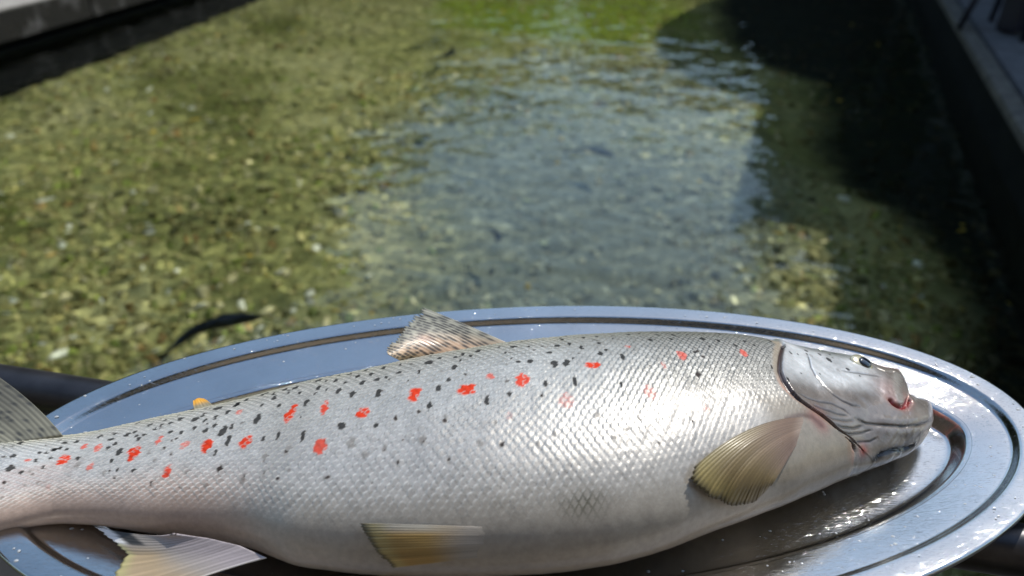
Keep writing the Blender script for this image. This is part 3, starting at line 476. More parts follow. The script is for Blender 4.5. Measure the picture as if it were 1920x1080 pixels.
SPOTS = np.array([(-0.2944,-0.0451,0.0416,3.9,4.8,0,1.0),(-0.2869,-0.0332,0.042,2.7,2.9,0,0.8),(-0.275,-0.0364,0.0439,2.8,4.2,0,0.8),(-0.2725,-0.0533,0.0435,2.1,3.8,0,0.7),(-0.2462,-0.0464,0.0488,4.7,6.9,0,1.0),(-0.2319,-0.0372,0.0517,1.9,5,0,0.8),(-0.2112,-0.0456,0.0554,3.5,3.8,0,0.65),(-0.1956,-0.0508,0.0582,4.3,6.3,0,1.0),(-0.2162,-0.0651,0.0518,3,5.1,0,0.95),(-0.1831,-0.0198,0.0603,3.1,3.1,0,0.7),(-0.1681,-0.0523,0.0642,4.6,6.3,0,1.0),(-0.3169,-0.0468,0.0425,2.1,2,0,0.8),(-0.1437,-0.0343,0.0717,4.2,9.7,0,1.0),(-0.1206,-0.0353,0.078,2.9,7.7,0,0.95),(-0.0931,-0.0465,0.0837,5.2,5.8,0,1.0),(-0.0619,-0.0366,0.0891,4.6,7.1,0,1.0),(-0.115,-0.0712,0.0775,4.5,5.6,0,0.9),(-0.0287,-0.0377,0.0938,6.6,5.8,0,1.0),(-0.0137,-0.0247,0.095,3.1,3.8,0,0.75),(0.0069,-0.031,0.0969,4.2,6.4,0,0.95),(0.0525,-0.0161,0.0969,5.7,4.5,0,1.0),(0.0338,-0.0516,0.0969,4.9,7.1,0,0.42),(-0.0012,-0.0636,0.0953,2.6,3.7,0,0.25),(0.08,0.0105,0.0925,2.7,3.3,0,0.6),(0.1156,0.0041,0.0898,3.3,5.9,0,0.7),(0.1625,0.0192,0.0807,2.8,5.3,0,0.7),(0.1006,-0.0116,0.093,1.6,5.2,0,0.4),(0.0869,-0.0403,0.0944,3.7,6.7,0,0.38),(0.1213,-0.0473,0.0866,2.7,3.2,0,0.3),(-0.2944,-0.0665,0.0386,2,2,0,0.3),(-0.2806,-0.0236,0.0418,2.5,2.7,1,0.92),(-0.27,-0.0223,0.0434,1.8,1.9,1,0.92),(-0.27,-0.0286,0.0442,2.5,2,1,0.92),(-0.295,-0.0274,0.0405,2.2,2.1,1,0.92),(-0.3025,-0.0279,0.0401,2.9,1.7,1,0.92),(-0.3025,-0.0342,0.041,1.8,1.8,1,0.92),(-0.3056,-0.0352,0.0411,1.8,1.8,1,0.92),(-0.2975,-0.0355,0.0413,1.6,1.5,1,0.92),(-0.2569,-0.0434,0.0469,2.5,4,1,0.92),(-0.2675,-0.0378,0.0451,1.8,2.4,1,0.92),(-0.2644,-0.0346,0.0455,1.8,2.2,1,0.92),(-0.2487,-0.0328,0.0483,2,2.2,1,0.92),(-0.2462,-0.0288,0.0485,1.6,2.3,1,0.92),(-0.2519,-0.0289,0.0475,1.4,1.7,1,0.92),(-0.2556,-0.0236,0.0462,1.6,2.2,1,0.92),(-0.26,-0.0255,0.0456,2.5,2.5,1,0.92),(-0.2475,-0.0174,0.0466,2.2,2.5,1,0.92),(-0.2375,-0.0202,0.0491,1.8,2.7,1,0.92),(-0.2406,-0.0242,0.0491,1.4,2.1,1,0.92),(-0.2275,-0.0302,0.0522,1.8,2.2,1,0.92),(-0.2319,-0.0198,0.0501,1.6,2.3,1,0.92),(-0.2387,-0.0138,0.0475,1.5,2.3,1,0.92),(-0.2262,-0.0151,0.0503,2.9,3.4,1,0.92),(-0.215,-0.0185,0.0533,3.3,3.4,1,0.92),(-0.2106,-0.03,0.0555,1.4,3.1,1,0.92),(-0.2187,-0.0331,0.0541,1.6,3,1,0.92),(-0.2012,-0.0349,0.0575,2.3,3.2,1,0.92),(-0.2106,-0.0144,0.0534,1.5,3.3,1,0.92),(-0.2062,-0.0233,0.0558,1.4,3.4,1,0.92),(-0.1962,-0.0314,0.0584,1.6,3.6,1,0.92),(-0.1994,-0.0209,0.0569,1.8,3.9,1,0.92),(-0.2031,-0.0071,0.0532,3.7,4,1,0.92),(-0.1925,-0.0173,0.0579,1.8,3.7,1,0.92),(-0.1894,-0.0068,0.0563,2.4,4.3,1,0.92),(-0.1881,-0.039,0.0602,3,6.2,1,0.92),(-0.1831,-0.0356,0.0613,1.4,2.9,1,0.92),(-0.1812,-0.0487,0.0613,1.7,5.2,1,0.92),(-0.1869,-0.0576,0.0591,1.5,3.3,1,0.92),(-0.285,-0.0451,0.0424,1.4,2.5,1,0.92),(-0.2594,-0.0509,0.0459,1.6,2.4,1,0.92),(-0.2519,-0.059,0.0462,1.4,1.9,1,0.92),(-0.24,-0.0616,0.048,1.7,2.1,1,0.92),(-0.3488,-0.0237,0.0373,2.6,3.9,1,0.92),(-0.3356,-0.0191,0.0353,2,3.4,1,0.92),(-0.3306,-0.0198,0.0363,2.4,3.3,1,0.92),(-0.3262,-0.0182,0.0354,1.7,2.2,1,0.92),(-0.3206,-0.0166,0.0347,2.2,2.2,1,0.92),(-0.3325,-0.0283,0.0403,2.5,3.1,1,0.92),(-0.3281,-0.0436,0.0433,2.8,2.8,1,0.92),(-0.3237,-0.0554,0.0432,3.1,3.3,1,0.92),(-0.3156,-0.0576,0.0421,1.5,2.1,1,0.92),(-0.3044,-0.052,0.0414,1.4,1.7,1,0.92),(-0.3119,-0.0465,0.0421,1.6,1.8,1,0.92),(-0.3094,-0.0384,0.0415,1.4,1.7,1,0.92),(-0.3062,-0.0358,0.0412,2.1,2,1,0.92),(-0.3037,-0.0438,0.0415,1.6,2.1,1,0.92),(-0.3137,-0.039,0.0418,1.6,1.4,1,0.92),(-0.1894,-0.0063,0.0561,2.6,3.4,1,0.92),(-0.1844,-0.0011,0.0557,1.9,3.4,1,0.92),(-0.1731,0.0041,0.0566,3,3.4,1,0.92),(-0.165,-0.0008,0.0606,2,3.2,1,0.92),(-0.1619,-0.009,0.0636,2.4,3.7,1,0.92),(-0.155,-0.0214,0.0674,2.1,3.4,1,0.92),(-0.1687,-0.0156,0.0631,1.4,2.6,1,0.92),(-0.1581,0.0037,0.0609,2.6,3.4,1,0.92),(-0.1494,0.0012,0.0643,2.6,3.9,1,0.92),(-0.1531,-0.0051,0.0651,1.5,2.3,1,0.92),(-0.1437,-0.01,0.0689,1.6,2.5,1,0.92),(-0.1669,-0.0319,0.065,2.6,5.7,1,0.92),(-0.1469,-0.0534,0.0703,1.3,3.7,1,0.92),(-0.1569,-0.0524,0.0672,1.5,2.6,1,0.92),(-0.135,-0.0253,0.0737,2.1,4.9,1,0.92),(-0.1306,-0.0074,0.072,1.8,4.3,1,0.92),(-0.1344,0.0067,0.0663,2.4,3.4,1,0.92),(-0.1281,0.0022,0.0697,1.1,2.2,1,0.92),(-0.1206,-0.0011,0.0726,1.6,3.8,1,0.92),(-0.1212,0.0118,0.0672,1.5,2.3,1,0.92),(-0.1131,0.0087,0.0706,1.9,3.4,1,0.92),(-0.105,-0.0006,0.0758,1.8,3.3,1,0.92),(-0.0956,-0.0003,0.0777,1.6,4.1,1,0.92),(-0.1019,0.0118,0.0718,1.7,2.8,1,0.92),(-0.1119,-0.0081,0.0764,1.4,2.8,1,0.92),(-0.1144,-0.018,0.0777,1.8,4.8,1,0.92),(-0.1037,-0.0257,0.0808,2.1,5.5,1,0.92),(-0.0994,-0.0125,0.0799,2.1,3.6,1,0.92),(-0.0856,-0.0301,0.0847,2.1,4.6,1,0.92),(-0.09,-0.0109,0.0814,2.7,2.5,1,0.92),(-0.0837,-0.0103,0.0826,1.4,2.2,1,0.92),(-0.0887,0.0092,0.0759,2.2,4.5,1,0.92),(-0.0762,-0.0057,0.083,2.3,2.3,1,0.92),(-0.0769,0.0095,0.0784,1.7,2.8,1,0.92),(-0.0687,0.0064,0.0811,1.5,2,1,0.92),(-0.0675,-0.0199,0.087,0.9,1.5,1,0.92),(-0.0612,-0.0107,0.0868,1.4,3.1,1,0.92),(-0.1312,-0.0166,0.0736,1.1,2.5,1,0.92),(-0.1237,-0.0137,0.0749,1.1,2.6,1,0.92),(-0.1287,-0.0601,0.0756,1.6,5.3,1,0.92),(-0.1044,-0.057,0.0812,3.1,4.5,1,0.92),(-0.135,-0.0403,0.0745,0.7,1.7,1,0.92),(-0.0825,-0.0609,0.0851,1.8,2.3,1,0.92),(-0.0562,0.0034,0.0844,3.1,4.9,1,0.92),(-0.0381,-0.0093,0.0902,2.3,4.7,1,0.92),(-0.05,0.0101,0.0834,1.5,2.6,1,0.92),(-0.0387,0.0086,0.0858,1.8,3.3,1,0.92),(-0.0337,0.0122,0.0854,1.7,4.1,1,0.92),(-0.0344,0.0004,0.0887,1.4,3.1,1,0.92),(-0.0281,0.006,0.0882,1.3,2.6,1,0.92),(-0.0231,0.0143,0.0863,2.6,4.7,1,0.92),(-0.0406,-0.0243,0.0917,2.2,3.4,1,0.92),(-0.0462,-0.0337,0.0915,2,4.2,1,0.92),(-0.0506,-0.0487,0.091,1.7,4.3,1,0.92),(-0.0612,-0.0107,0.0868,1.2,2.4,1,0.92),(-0.0087,0.0178,0.087,1.7,2.2,1,0.92),(0.0019,0.0154,0.0891,3.1,3,1,0.92),(-0.0037,0.005,0.0916,1.6,2.4,1,0.92),(0.0119,0.0126,0.0908,1.5,1.8,1,0.92),(0.0125,-0.0102,0.0956,2.5,3.1,1,0.92),(0.0044,-0.0101,0.0951,1.4,1.9,1,0.92),(0,-0.005,0.094,1.1,1.7,1,0.92),(0.0256,0.0017,0.0941,2.3,1.8,1,0.92),(0.0213,0.0122,0.0915,1.3,1.7,1,0.92),(0.0313,0.0129,0.0917,2,2.6,1,0.92),(0.04,0.0151,0.0915,1.3,3.9,1,0.92),(0.0475,0.0087,0.0933,1.3,3.4,1,0.92),(0.0281,-0.0139,0.0964,2.8,4.7,1,0.92),(0.0363,-0.0126,0.0964,2.3,4.7,1,0.92),(0.0406,-0.007,0.0959,0.9,1.6,1,0.92),(0.04,-0.0337,0.0974,1.5,6.7,1,0.92),(0.0213,-0.0353,0.0974,1.5,4.2,1,0.92),(-0.015,-0.0485,0.0953,1.8,5.1,1,0.92),(-0.0012,-0.0451,0.0965,2,3.3,1,0.92),(0.0594,-0.0011,0.0952,2,3.3,1,0.92),(0.0638,0.0044,0.0942,1.6,2.8,1,0.92),(0.0606,0.0151,0.092,1.3,2.1,1,0.92),(0.0356,0.026,0.0875,1.3,2.3,1,0.92),(0.0513,0.0284,0.0874,1.7,2.3,1,0.92),(0.0738,-0.0047,0.095,1.6,4.7,1,0.92),(0.0644,0.0045,0.0941,1.1,2.1,1,0.92),(0.0975,0.024,0.0885,2.1,3.2,1,0.92),(0.1169,0.0394,0.0822,1.7,2.3,1,0.92),(0.1056,0.0387,0.0831,1.7,2.3,1,0.92),(0.1131,0.0289,0.0858,1.5,2.4,1,0.92),(0.1375,0.0349,0.082,2.9,3.5,1,0.92),(0.1487,0.0341,0.0807,1.9,2.9,1,0.92),(0.1556,0.055,0.0723,1.6,2.4,1,0.92),(0.16,0.0298,0.0797,1.7,2.6,1,0.92),(0.1256,0.0107,0.0878,1.5,2.1,1,0.92),(0.0694,-0.0354,0.0963,1.5,3.4,1,0.92),(0.2334,0.0381,0.0611,2.2,3.6,1,0.92),(0.2447,0.0297,0.0592,1.7,1.9,1,0.92),(0.2288,0.0449,0.0609,1.4,2.7,1,0.92),(0.2015,0.0328,0.0698,1.5,2.2,1,0.92),(0.2387,0.0493,0.0577,1,1.8,1,0.92),(0.2386,0.0435,0.0591,1,1.5,1,0.92),(0.1873,-0.0039,0.0747,1.3,2.8,1,0.92),(0.2183,0.0462,0.0628,1.8,2.9,1,0.92),(0.2016,0.0088,0.0707,0.7,1.4,1,0.92),(0.2181,0.0152,0.0659,0.8,1.4,1,0.92),(0.2166,0.0397,0.0646,1,1.5,1,0.92),(0.2075,0.0341,0.0679,0.8,1.4,1,0.92),(0.252,0.0246,0.0567,1.2,1.1,1,0.92),(0.1993,0.0416,0.0689,1.6,2.6,1,0.92),(0.1935,0.0533,0.067,1.4,3.6,1,0.92),(0.189,0.0351,0.0727,1,1.8,1,0.92),(0.1801,0.0084,0.0771,0.7,3.1,1,0.92),(0.0844,0.0359,0.0848,1.3,1.7,1,0.92),(0.0925,0.0391,0.0834,1.2,1.8,1,0.92),(0.1281,0.0428,0.0802,1.4,1.8,1,0.92),(0.1419,0.0499,0.0762,1.4,1.8,1,0.92),(0.1387,0.0219,0.0846,1.3,1.6,1,0.92),(0.1694,0.0407,0.0756,1.6,2.6,1,0.92),(0.1758,0.0357,0.0755,1.4,2.3,1,0.92),(0.0713,0.0253,0.0889,1.1,2,1,0.92),(0.0606,0.0307,0.0868,1.3,1.7,1,0.92),(-0.225,-0.0465,0.0528,1.6,1.9,2,0.5),(-0.2225,-0.0398,0.0535,1.4,2,2,0.5),(-0.235,-0.0479,0.0508,1.6,2.4,2,0.5),(-0.2281,-0.056,0.0514,1.5,2,2,0.5),(-0.2181,-0.0525,0.0536,1.5,2.5,2,0.5),(-0.2044,-0.053,0.0562,1.4,2,2,0.5),(-0.2825,-0.0509,0.0424,2.3,2.9,2,0.5),(-0.2606,-0.0597,0.0443,1.5,2.2,2,0.5),(-0.2519,-0.0643,0.0449,1.5,1.8,2,0.5),(-0.2569,-0.0589,0.0452,1.4,1.7,2,0.5),(-0.2244,-0.0727,0.0479,2.3,2.9,2,0.5),(-0.1806,-0.0693,0.0581,2.6,4.3,2,0.5),(-0.1875,-0.0786,0.053,2.5,2.6,2,0.5),(-0.2019,-0.069,0.0535,1.7,1.9,2,0.5),(-0.1631,-0.0803,0.0593,2.4,3.3,2,0.5),(-0.3112,-0.0556,0.0418,1.4,1.9,2,0.5),(-0.3081,-0.0585,0.0412,1.4,1.3,2,0.5),(-0.3019,-0.064,0.0397,1.4,1.5,2,0.5),(-0.3094,-0.0662,0.0401,1.4,1.2,2,0.5),(-0.3219,-0.066,0.0422,1.7,1.7,2,0.5),(-0.285,-0.0623,0.0401,1,1.4,2,0.5),(-0.3187,-0.0758,0.0394,1.5,1.5,2,0.5),(-0.1369,-0.0687,0.072,3.3,4.2,2,0.5),(-0.1512,-0.0695,0.0666,2,4.7,2,0.5),(-0.0962,-0.0725,0.0812,2.9,4.2,2,0.5),(-0.0712,-0.0571,0.0873,1.8,4.1,2,0.5),(-0.0862,-0.0824,0.0812,2.8,3.1,2,0.5),(-0.075,-0.0798,0.0839,1.9,3.5,2,0.5),(-0.0644,-0.075,0.0865,1.3,1.4,2,0.5),(-0.0569,-0.054,0.0898,2,3.2,2,0.5),(-0.0519,-0.077,0.0882,2.2,3.9,2,0.5),(-0.0656,-0.0902,0.0829,2.2,2.5,2,0.5),(-0.1494,-0.0805,0.0644,1.9,2.2,2,0.5),(-0.1325,-0.0837,0.0702,1,1.3,2,0.5),(-0.1062,-0.0928,0.0742,2.2,1.5,2,0.5),(-0.1625,-0.0789,0.06,1.9,2.5,2,0.5),(-0.04,-0.0631,0.0916,1.9,4.7,2,0.5),(-0.03,-0.0204,0.0928,1.7,2.3,2,0.5),(-0.0462,-0.0137,0.0897,1.2,1.9,2,0.5),(0.0188,-0.0465,0.0973,1.5,3.9,2,0.5),(-0.0094,-0.0681,0.0943,1,3.4,2,0.5),(0.0563,-0.047,0.0968,0.8,1.4,2,0.5),(0.0513,-0.0626,0.0954,1.4,2.8,2,0.5),(0.0413,-0.0742,0.0937,0.6,0.8,2,0.5),(0.025,-0.0776,0.0935,1.4,2.2,2,0.5),(-0.0181,-0.0829,0.0909,2.3,2.7,2,0.5),(-0.005,-0.0847,0.0914,2.3,2.9,2,0.5),(0.015,-0.0849,0.092,2,2.7,2,0.5),(0.1231,-0.0163,0.0892,2.5,4.4,2,0.5),(0.1325,-0.0192,0.0876,1.2,1.6,2,0.5),(0.1119,-0.038,0.0901,0.8,1,2,0.5),(0.0675,-0.0571,0.0948,0.8,1.3,2,0.5),(0.0775,-0.0636,0.0926,1,3.4,2,0.5),(0.0688,-0.072,0.092,1.6,1.5,2,0.5),(0.1025,-0.0592,0.0888,0.7,1.3,2,0.5),(-0.1387,-0.0869,0.0666,1.6,1.7,2,0.5),(-0.1075,-0.0933,0.0738,2.5,1.8,2,0.5),(-0.08,-0.1004,0.0767,1.4,1.5,2,0.5),(-0.0362,-0.0922,0.0865,1.8,2.6,2,0.5),(-0.0056,-0.1083,0.0825,0.6,0.6,2,0.5),(0.06,-0.0785,0.0915,1.9,1.5,2,0.5),(0.0875,-0.0784,0.087,1.6,2.2,2,0.5),(0.1106,-0.059,0.0868,0.8,2.1,2,0.5),(0.2356,0.0255,0.0615,2.1,2.6,2,0.5),(0.2195,0.0384,0.0642,1.6,2.8,2,0.5),(0.0912,-0.0145,0.0943,1.1,2.3,2,0.5),(0.0756,-0.023,0.0959,1,2.1,2,0.5)])
GILL = [(0.2018,0.0466,0.0671),(0.1929,0.0267,0.0728),(0.1881,0.0143,0.0748),(0.1851,0.0043,0.0757),(0.1848,-0.0054,0.0754),(0.1869,-0.0142,0.0738),(0.1914,-0.0201,0.0712),(0.1978,-0.0235,0.0675),(0.2043,-0.0252,0.064),(0.2091,-0.0274,0.0609),(0.2162,-0.031,0.0555),(0.2221,-0.0334,0.0504),(0.2285,-0.0342,0.0447),(0.2362,-0.0333,0.0385)]
PREOP = [(0.2178,0.0433,0.0636),(0.2158,0.0326,0.0658),(0.2133,0.0215,0.0672),(0.2133,0.0116,0.067),(0.216,0.0022,0.0655),(0.2205,-0.0043,0.0632),(0.2268,-0.008,0.0602),(0.2333,-0.0091,0.0574),(0.242,-0.0069,0.0541)]
OPER1 = [(0.1886,-0.0144,0.0732),(0.1983,-0.0163,0.0691),(0.2074,-0.0155,0.0655),(0.2165,-0.0137,0.0625),(0.2253,-0.0148,0.0587),(0.2308,-0.018,0.055)]
OPER2 = [(0.1995,-0.0205,0.0675),(0.2088,-0.021,0.0634),(0.2193,-0.0204,0.0592),(0.2284,-0.0184,0.056)]
BRAN1 = [(0.2126,-0.029,0.0585),(0.219,-0.029,0.0552),(0.2301,-0.0254,0.0512),(0.2397,-0.0197,0.049)]
BRAN2 = [(0.2185,-0.0316,0.0539),(0.2242,-0.0311,0.0508),(0.2371,-0.025,0.0469),(0.2469,-0.02,0.0456)]
BRAN3 = [(0.2234,-0.0343,0.0487),(0.2305,-0.0324,0.0449),(0.2428,-0.0277,0.0414),(0.2501,-0.0237,0.042)]
BRAN4 = [(0.2049,-0.0256,0.0635),(0.2134,-0.0259,0.0596),(0.2243,-0.0231,0.0557),(0.2324,-0.0195,0.0534)]
JAW = [(0.2308,-0.018,0.055),(0.2414,-0.0177,0.0493),(0.2572,-0.015,0.045),(0.2721,-0.0115,0.0405),(0.2866,-0.0053,0.0363),(0.3022,0.0062,0.0294)]
CHIN = [(0.2466,-0.0326,0.0297),(0.2519,-0.0299,0.0319),(0.2624,-0.0253,0.0314),(0.2755,-0.0186,0.0261),(0.2836,-0.014,0.0259)]
MCOR = [(0.27,0.0076,0.0483),(0.271,0.0053,0.0475),(0.2733,0.0041,0.0465),(0.2775,0.0045,0.0449),(0.2822,0.0077,0.0438),(0.2875,0.0143,0.0429)]
MAXC = [(0.2902,0.0415,0.0449),(0.2839,0.029,0.047),(0.2798,0.0189,0.0474),(0.2785,0.0113,0.0463),(0.2787,0.008,0.0454)]
MAXE = [(0.2855,0.0428,0.046),(0.2782,0.0308,0.0485),(0.2729,0.0198,0.0494),(0.2716,0.0123,0.0487),(0.2736,0.0074,0.0472),(0.2769,0.0058,0.0455)]
NOSE = [(0.2758,0.046,0.0478),(0.2806,0.0428,0.0471),(0.2884,0.0449,0.045)]
SUBOC = [(0.2373,0.0263,0.0611),(0.2478,0.0265,0.0584),(0.262,0.0303,0.0533),(0.274,0.0332,0.0495)]
PECB = [(0.1619,-0.0477,0.075),(0.1748,-0.0407,0.0724),(0.1882,-0.0328,0.0692),(0.1973,-0.0302,0.0656),(0.2035,-0.0334,0.061)]
EYE_C = (0.2628, 0.0444, 0.0528)
EYE_N = (0.331, 0.103, 0.938)
PECTORAL = [[(0.1955,-0.0304,0.0653),(0.1921,-0.0361,0.0649),(0.1872,-0.0429,0.0646),(0.1824,-0.0505,0.0632)],[(0.1473,-0.0595,0.082),(0.1449,-0.0689,0.0785),(0.1476,-0.0762,0.0728),(0.1624,-0.0781,0.062)],[(0.1045,-0.0915,0.0799),(0.1021,-0.0976,0.0766),(0.1136,-0.1007,0.0662),(0.1305,-0.0976,0.0537),(0.1455,-0.0911,0.0505),(0.1568,-0.083,0.0566)]]
PELVIC = [[(-0.0125,-0.1245,0.0678),(-0.0112,-0.1266,0.0648),(-0.0125,-0.1291,0.0601),(-0.0163,-0.1313,0.0518)],[(-0.051,-0.1249,0.0701),(-0.0504,-0.1284,0.0661),(-0.0491,-0.1321,0.0602),(-0.0452,-0.135,0.0511)],[(-0.0857,-0.1211,0.067),(-0.0807,-0.1272,0.061),(-0.0737,-0.1319,0.0532),(-0.0667,-0.1339,0.0457)]]
DORSAL = [[(-0.0041,0.0695,0.054),(-0.0246,0.0625,0.054),(-0.0447,0.0563,0.054),(-0.0644,0.0495,0.054),(-0.0815,0.0449,0.054)],[(-0.0384,0.0813,0.064),(-0.0558,0.0747,0.064),(-0.0672,0.0646,0.064),(-0.0752,0.0521,0.064),(-0.0852,0.0361,0.064)],[(-0.0727,0.0982,0.069),(-0.0798,0.0813,0.069),(-0.0845,0.066,0.069),(-0.0892,0.052,0.069),(-0.0936,0.0438,0.069),(-0.0908,0.0346,0.069)]]
ADIPOSE = [[(-0.2155,0.0124,0.036),(-0.2215,0.0095,0.036),(-0.2278,0.0066,0.036)],[(-0.2216,0.019,0.036),(-0.2262,0.0178,0.036),(-0.2318,0.0148,0.036)],[(-0.2281,0.0244,0.036),(-0.2319,0.0251,0.036),(-0.2347,0.022,0.036)]]
ANAL = [[(-0.2031,-0.1016,0.036),(-0.1812,-0.1048,0.036),(-0.1605,-0.1104,0.036),(-0.1424,-0.1192,0.036)],[(-0.2251,-0.0955,0.028),(-0.2143,-0.1024,0.028),(-0.1955,-0.1142,0.028),(-0.1756,-0.1247,0.028)],[(-0.2642,-0.0823,0.02),(-0.2465,-0.0949,0.02),(-0.2348,-0.1037,0.02),(-0.2365,-0.1177,0.02),(-0.2331,-0.1302,0.02),(-0.2133,-0.1356,0.02)]]
TAIL = [[(-0.3098,-0.0185,0.038),(-0.3253,-0.0228,0.038),(-0.3479,-0.028,0.038),(-0.3593,-0.0452,0.038),(-0.3431,-0.0778,0.038),(-0.3164,-0.1062,0.038)],[(-0.3663,0.0282,0.04),(-0.3865,0.0208,0.04),(-0.3937,-0.0054,0.04),(-0.385,-0.0423,0.04),(-0.3611,-0.0796,0.04),(-0.3338,-0.1126,0.04)],[(-0.4314,0.0705,0.042),(-0.4456,0.0534,0.042),(-0.4366,0.0095,0.042),(-0.4109,-0.0394,0.042),(-0.3793,-0.0858,0.042),(-0.3486,-0.1219,0.042)]]
PELVIC2 = [[(-0.0497,-0.1225,0.028),(-0.0523,-0.1273,0.028),(-0.0548,-0.1327,0.028)],[(-0.066,-0.1186,0.024),(-0.0666,-0.126,0.024),(-0.0659,-0.1314,0.024)],[(-0.0823,-0.1169,0.02),(-0.0798,-0.1229,0.02),(-0.0768,-0.1284,0.02)]]
SNOUT = [(0.2631,0.0442,0.052),(0.2719,0.0442,0.052),(0.2783,0.0403,0.052),(0.2878,0.0403,0.052),(0.2914,0.0358,0.052),(0.2911,0.0288,0.052),(0.2871,0.0189,0.052),(0.2818,0.0128,0.052),(0.2776,0.0164,0.052),(0.273,0.0201,0.052),(0.2686,0.0263,0.052),(0.2618,0.0288,0.052)]
MAXILLA = [(0.2795,0.0338,0.055),(0.2866,0.0319,0.055),(0.2869,0.0237,0.055),(0.2807,0.0085,0.055),(0.2752,-0.0014,0.055),(0.2707,-0.0076,0.055),(0.2684,-0.006,0.055),(0.2679,0.0015,0.055),(0.2674,0.0085,0.055),(0.2706,0.0188,0.055),(0.2749,0.0275,0.055)]
MOUTH = [(0.2659,0.0153,0.051),(0.2633,0.0034,0.051),(0.2658,-0.0041,0.051),(0.2722,-0.0058,0.051),(0.2781,-0.0023,0.051),(0.2809,0.0057,0.051),(0.2789,0.0134,0.051),(0.2743,0.0189,0.051)]

def fish_base(ST):
    """Smooth trout surface: rings along the body axis. Local metres: x to the head, y to the back, z up."""
    xf = np.linspace(ST[0, 0], ST[-1, 0], 2600)
    prof = []
    for k in range(1, 5):
        v = np.interp(xf, ST[:, 0], ST[:, k])
        n = 61; kk = np.hanning(n); kk /= kk.sum()
        vs = np.convolve(np.pad(v, n // 2, mode='edge'), kk, 'valid')
        kk2 = np.hanning(9); kk2 /= kk2.sum(); v2 = np.convolve(np.pad(v, 4, mode='edge'), kk2, 'valid')
        b1 = np.clip((xf - .235) / .02, 0, 1); vs = vs * (1 - b1) + v2 * b1
        bl = np.clip((xf - (ST[-1, 0] - .008)) / .005, 0, 1)
        prof.append(vs * (1 - bl) + v * bl)
    X = np.concatenate([np.linspace(ST[0, 0], .19, 960, endpoint=False), np.linspace(.19, ST[-1, 0] - .006, 270, endpoint=False),
                        ST[-1, 0] - .006 * np.linspace(1, 0, 34) ** 1.6])
    yc, w, t, zc = [np.interp(X, xf, p) for p in prof]
    ym, W = [np.interp(X, xf, np.convolve(np.pad(np.interp(xf, ST[:, 0], ST[:, k]), 45, mode='edge'), np.hanning(91) / np.hanning(91).sum(), 'valid')) for k in (1, 2)]
    # close the snout
    s_ = np.clip((ST[-1, 0] - X) / .008, 0, 1); cl = np.maximum(np.sqrt(1 - (1 - s_) ** 2), .02)
    w = w * cl; t = t * cl
    tl = np.clip((X - ST[0, 0]) / .052, 0, 1); tl = tl * tl * (3 - 2 * tl); w = w * (.10 + .90 * tl); t = t * (.06 + .94 * tl)          # the stalk flattens into the tail
    ph = np.concatenate([np.linspace(-.45, np.pi + .65, 410, endpoint=False), np.linspace(np.pi + .65, 2 * np.pi - .45, 30, endpoint=False)])
    cs, sn = np.cos(ph), np.sin(ph)
    ys = np.sign(cs) * abs(cs) ** .92; zs = np.sign(sn) * abs(sn) ** .92
    P = np.empty((len(X), len(ph), 3))
    kx = np.clip((X - .17) / .09, 0, 1); kx = .44 * kx * kx * (3 - 2 * kx)
    P[..., 1] = yc[:, None] + w[:, None] * ys; P[..., 2] = zc[:, None] + t[:, None] * zs
    hb = np.clip((X - .245) / .018, 0, 1)[:, None]                             # front of the head: one smooth height field across the mouth notch
    ze = np.sqrt(np.clip(1 - ((P[..., 1] - ym[:, None]) / (W[:, None] * 1.12)) ** 2, .04, 1)) * np.sqrt(np.clip(1 - abs(cs) ** 9, 0, 1))[None, :] * np.sign(zs)
    P[..., 2] = P[..., 2] * (1 - hb) + (zc[:, None] + t[:, None] * ze) * hb
    P[..., 0] = X[:, None] + kx[:, None] * (P[..., 1] - .42)          # the head leans towards the belly
    P -= np.array([0.0, 0.42, -0.404])
    return X, ph, P

def grid_normals(P):
    dx = np.gradient(P, axis=0); dp = np.roll(P, -1, 1) - np.roll(P, 1, 1)
    n = np.cross(dx, dp); n = -n
    n /= np.linalg.norm(n, axis=2, keepdims=True) + 1e-12
    # outward: away from the ring centre
    c = P.mean(1, keepdims=True)
    s = np.sign(np.sum(n * (P - c), 2, keepdims=True)); s[s == 0] = 1
    return n * s

fish = empty('trout', (0, .42, CAM_H - .404))
tag(fish, 'large silver trout with red and black spots lying on the platter', 'fish')

def skin_mat():
    t = NT('trout_skin'); a = t.n('Attribute'); a.attribute_name = 'Col'; p = t.n('Attribute'); p.attribute_name = 'Prop'; v = t.obj()
    sp = t.n('SeparateColor'); t.l(p.outputs['Color'], sp.inputs[0])
    n = t.noise(240, 3, .6, v); r = t.ramp(n.outputs[0], [(.3, (.84, .84, .84)), (.7, (1.1, 1.1, 1.1))])
    mu = t.n('MixRGB', blend_type='MULTIPLY'); mu.inputs[0].default_value = .8; t.l(a.outputs['Color'], mu.inputs[1]); t.l(r.outputs[0], mu.inputs[2])
    t.l(mu.outputs[0], t.b.inputs['Base Color']); t.l(sp.outputs[0], t.b.inputs['Metallic']); t.l(sp.outputs[1], t.b.inputs['Roughness']); t.l(sp.outputs[2], t.b.inputs['Coat Weight'])
    t.l(p.outputs['Alpha'], t.b.inputs['Specular IOR Level']); t.set(Coat_Roughness=.12); t.b.inputs['Subsurface Weight'].default_value = .06; t.b.inputs['Subsurface Radius'].default_value = (.004, .002, .0015); t.b.inputs['Subsurface Scale'].default_value = 1
    t.l(t.bump(t.noise(900, 2, .6, v).outputs[0], .25, .0004), t.b.inputs['Normal']); return t.m
M['skin'] = skin_mat()
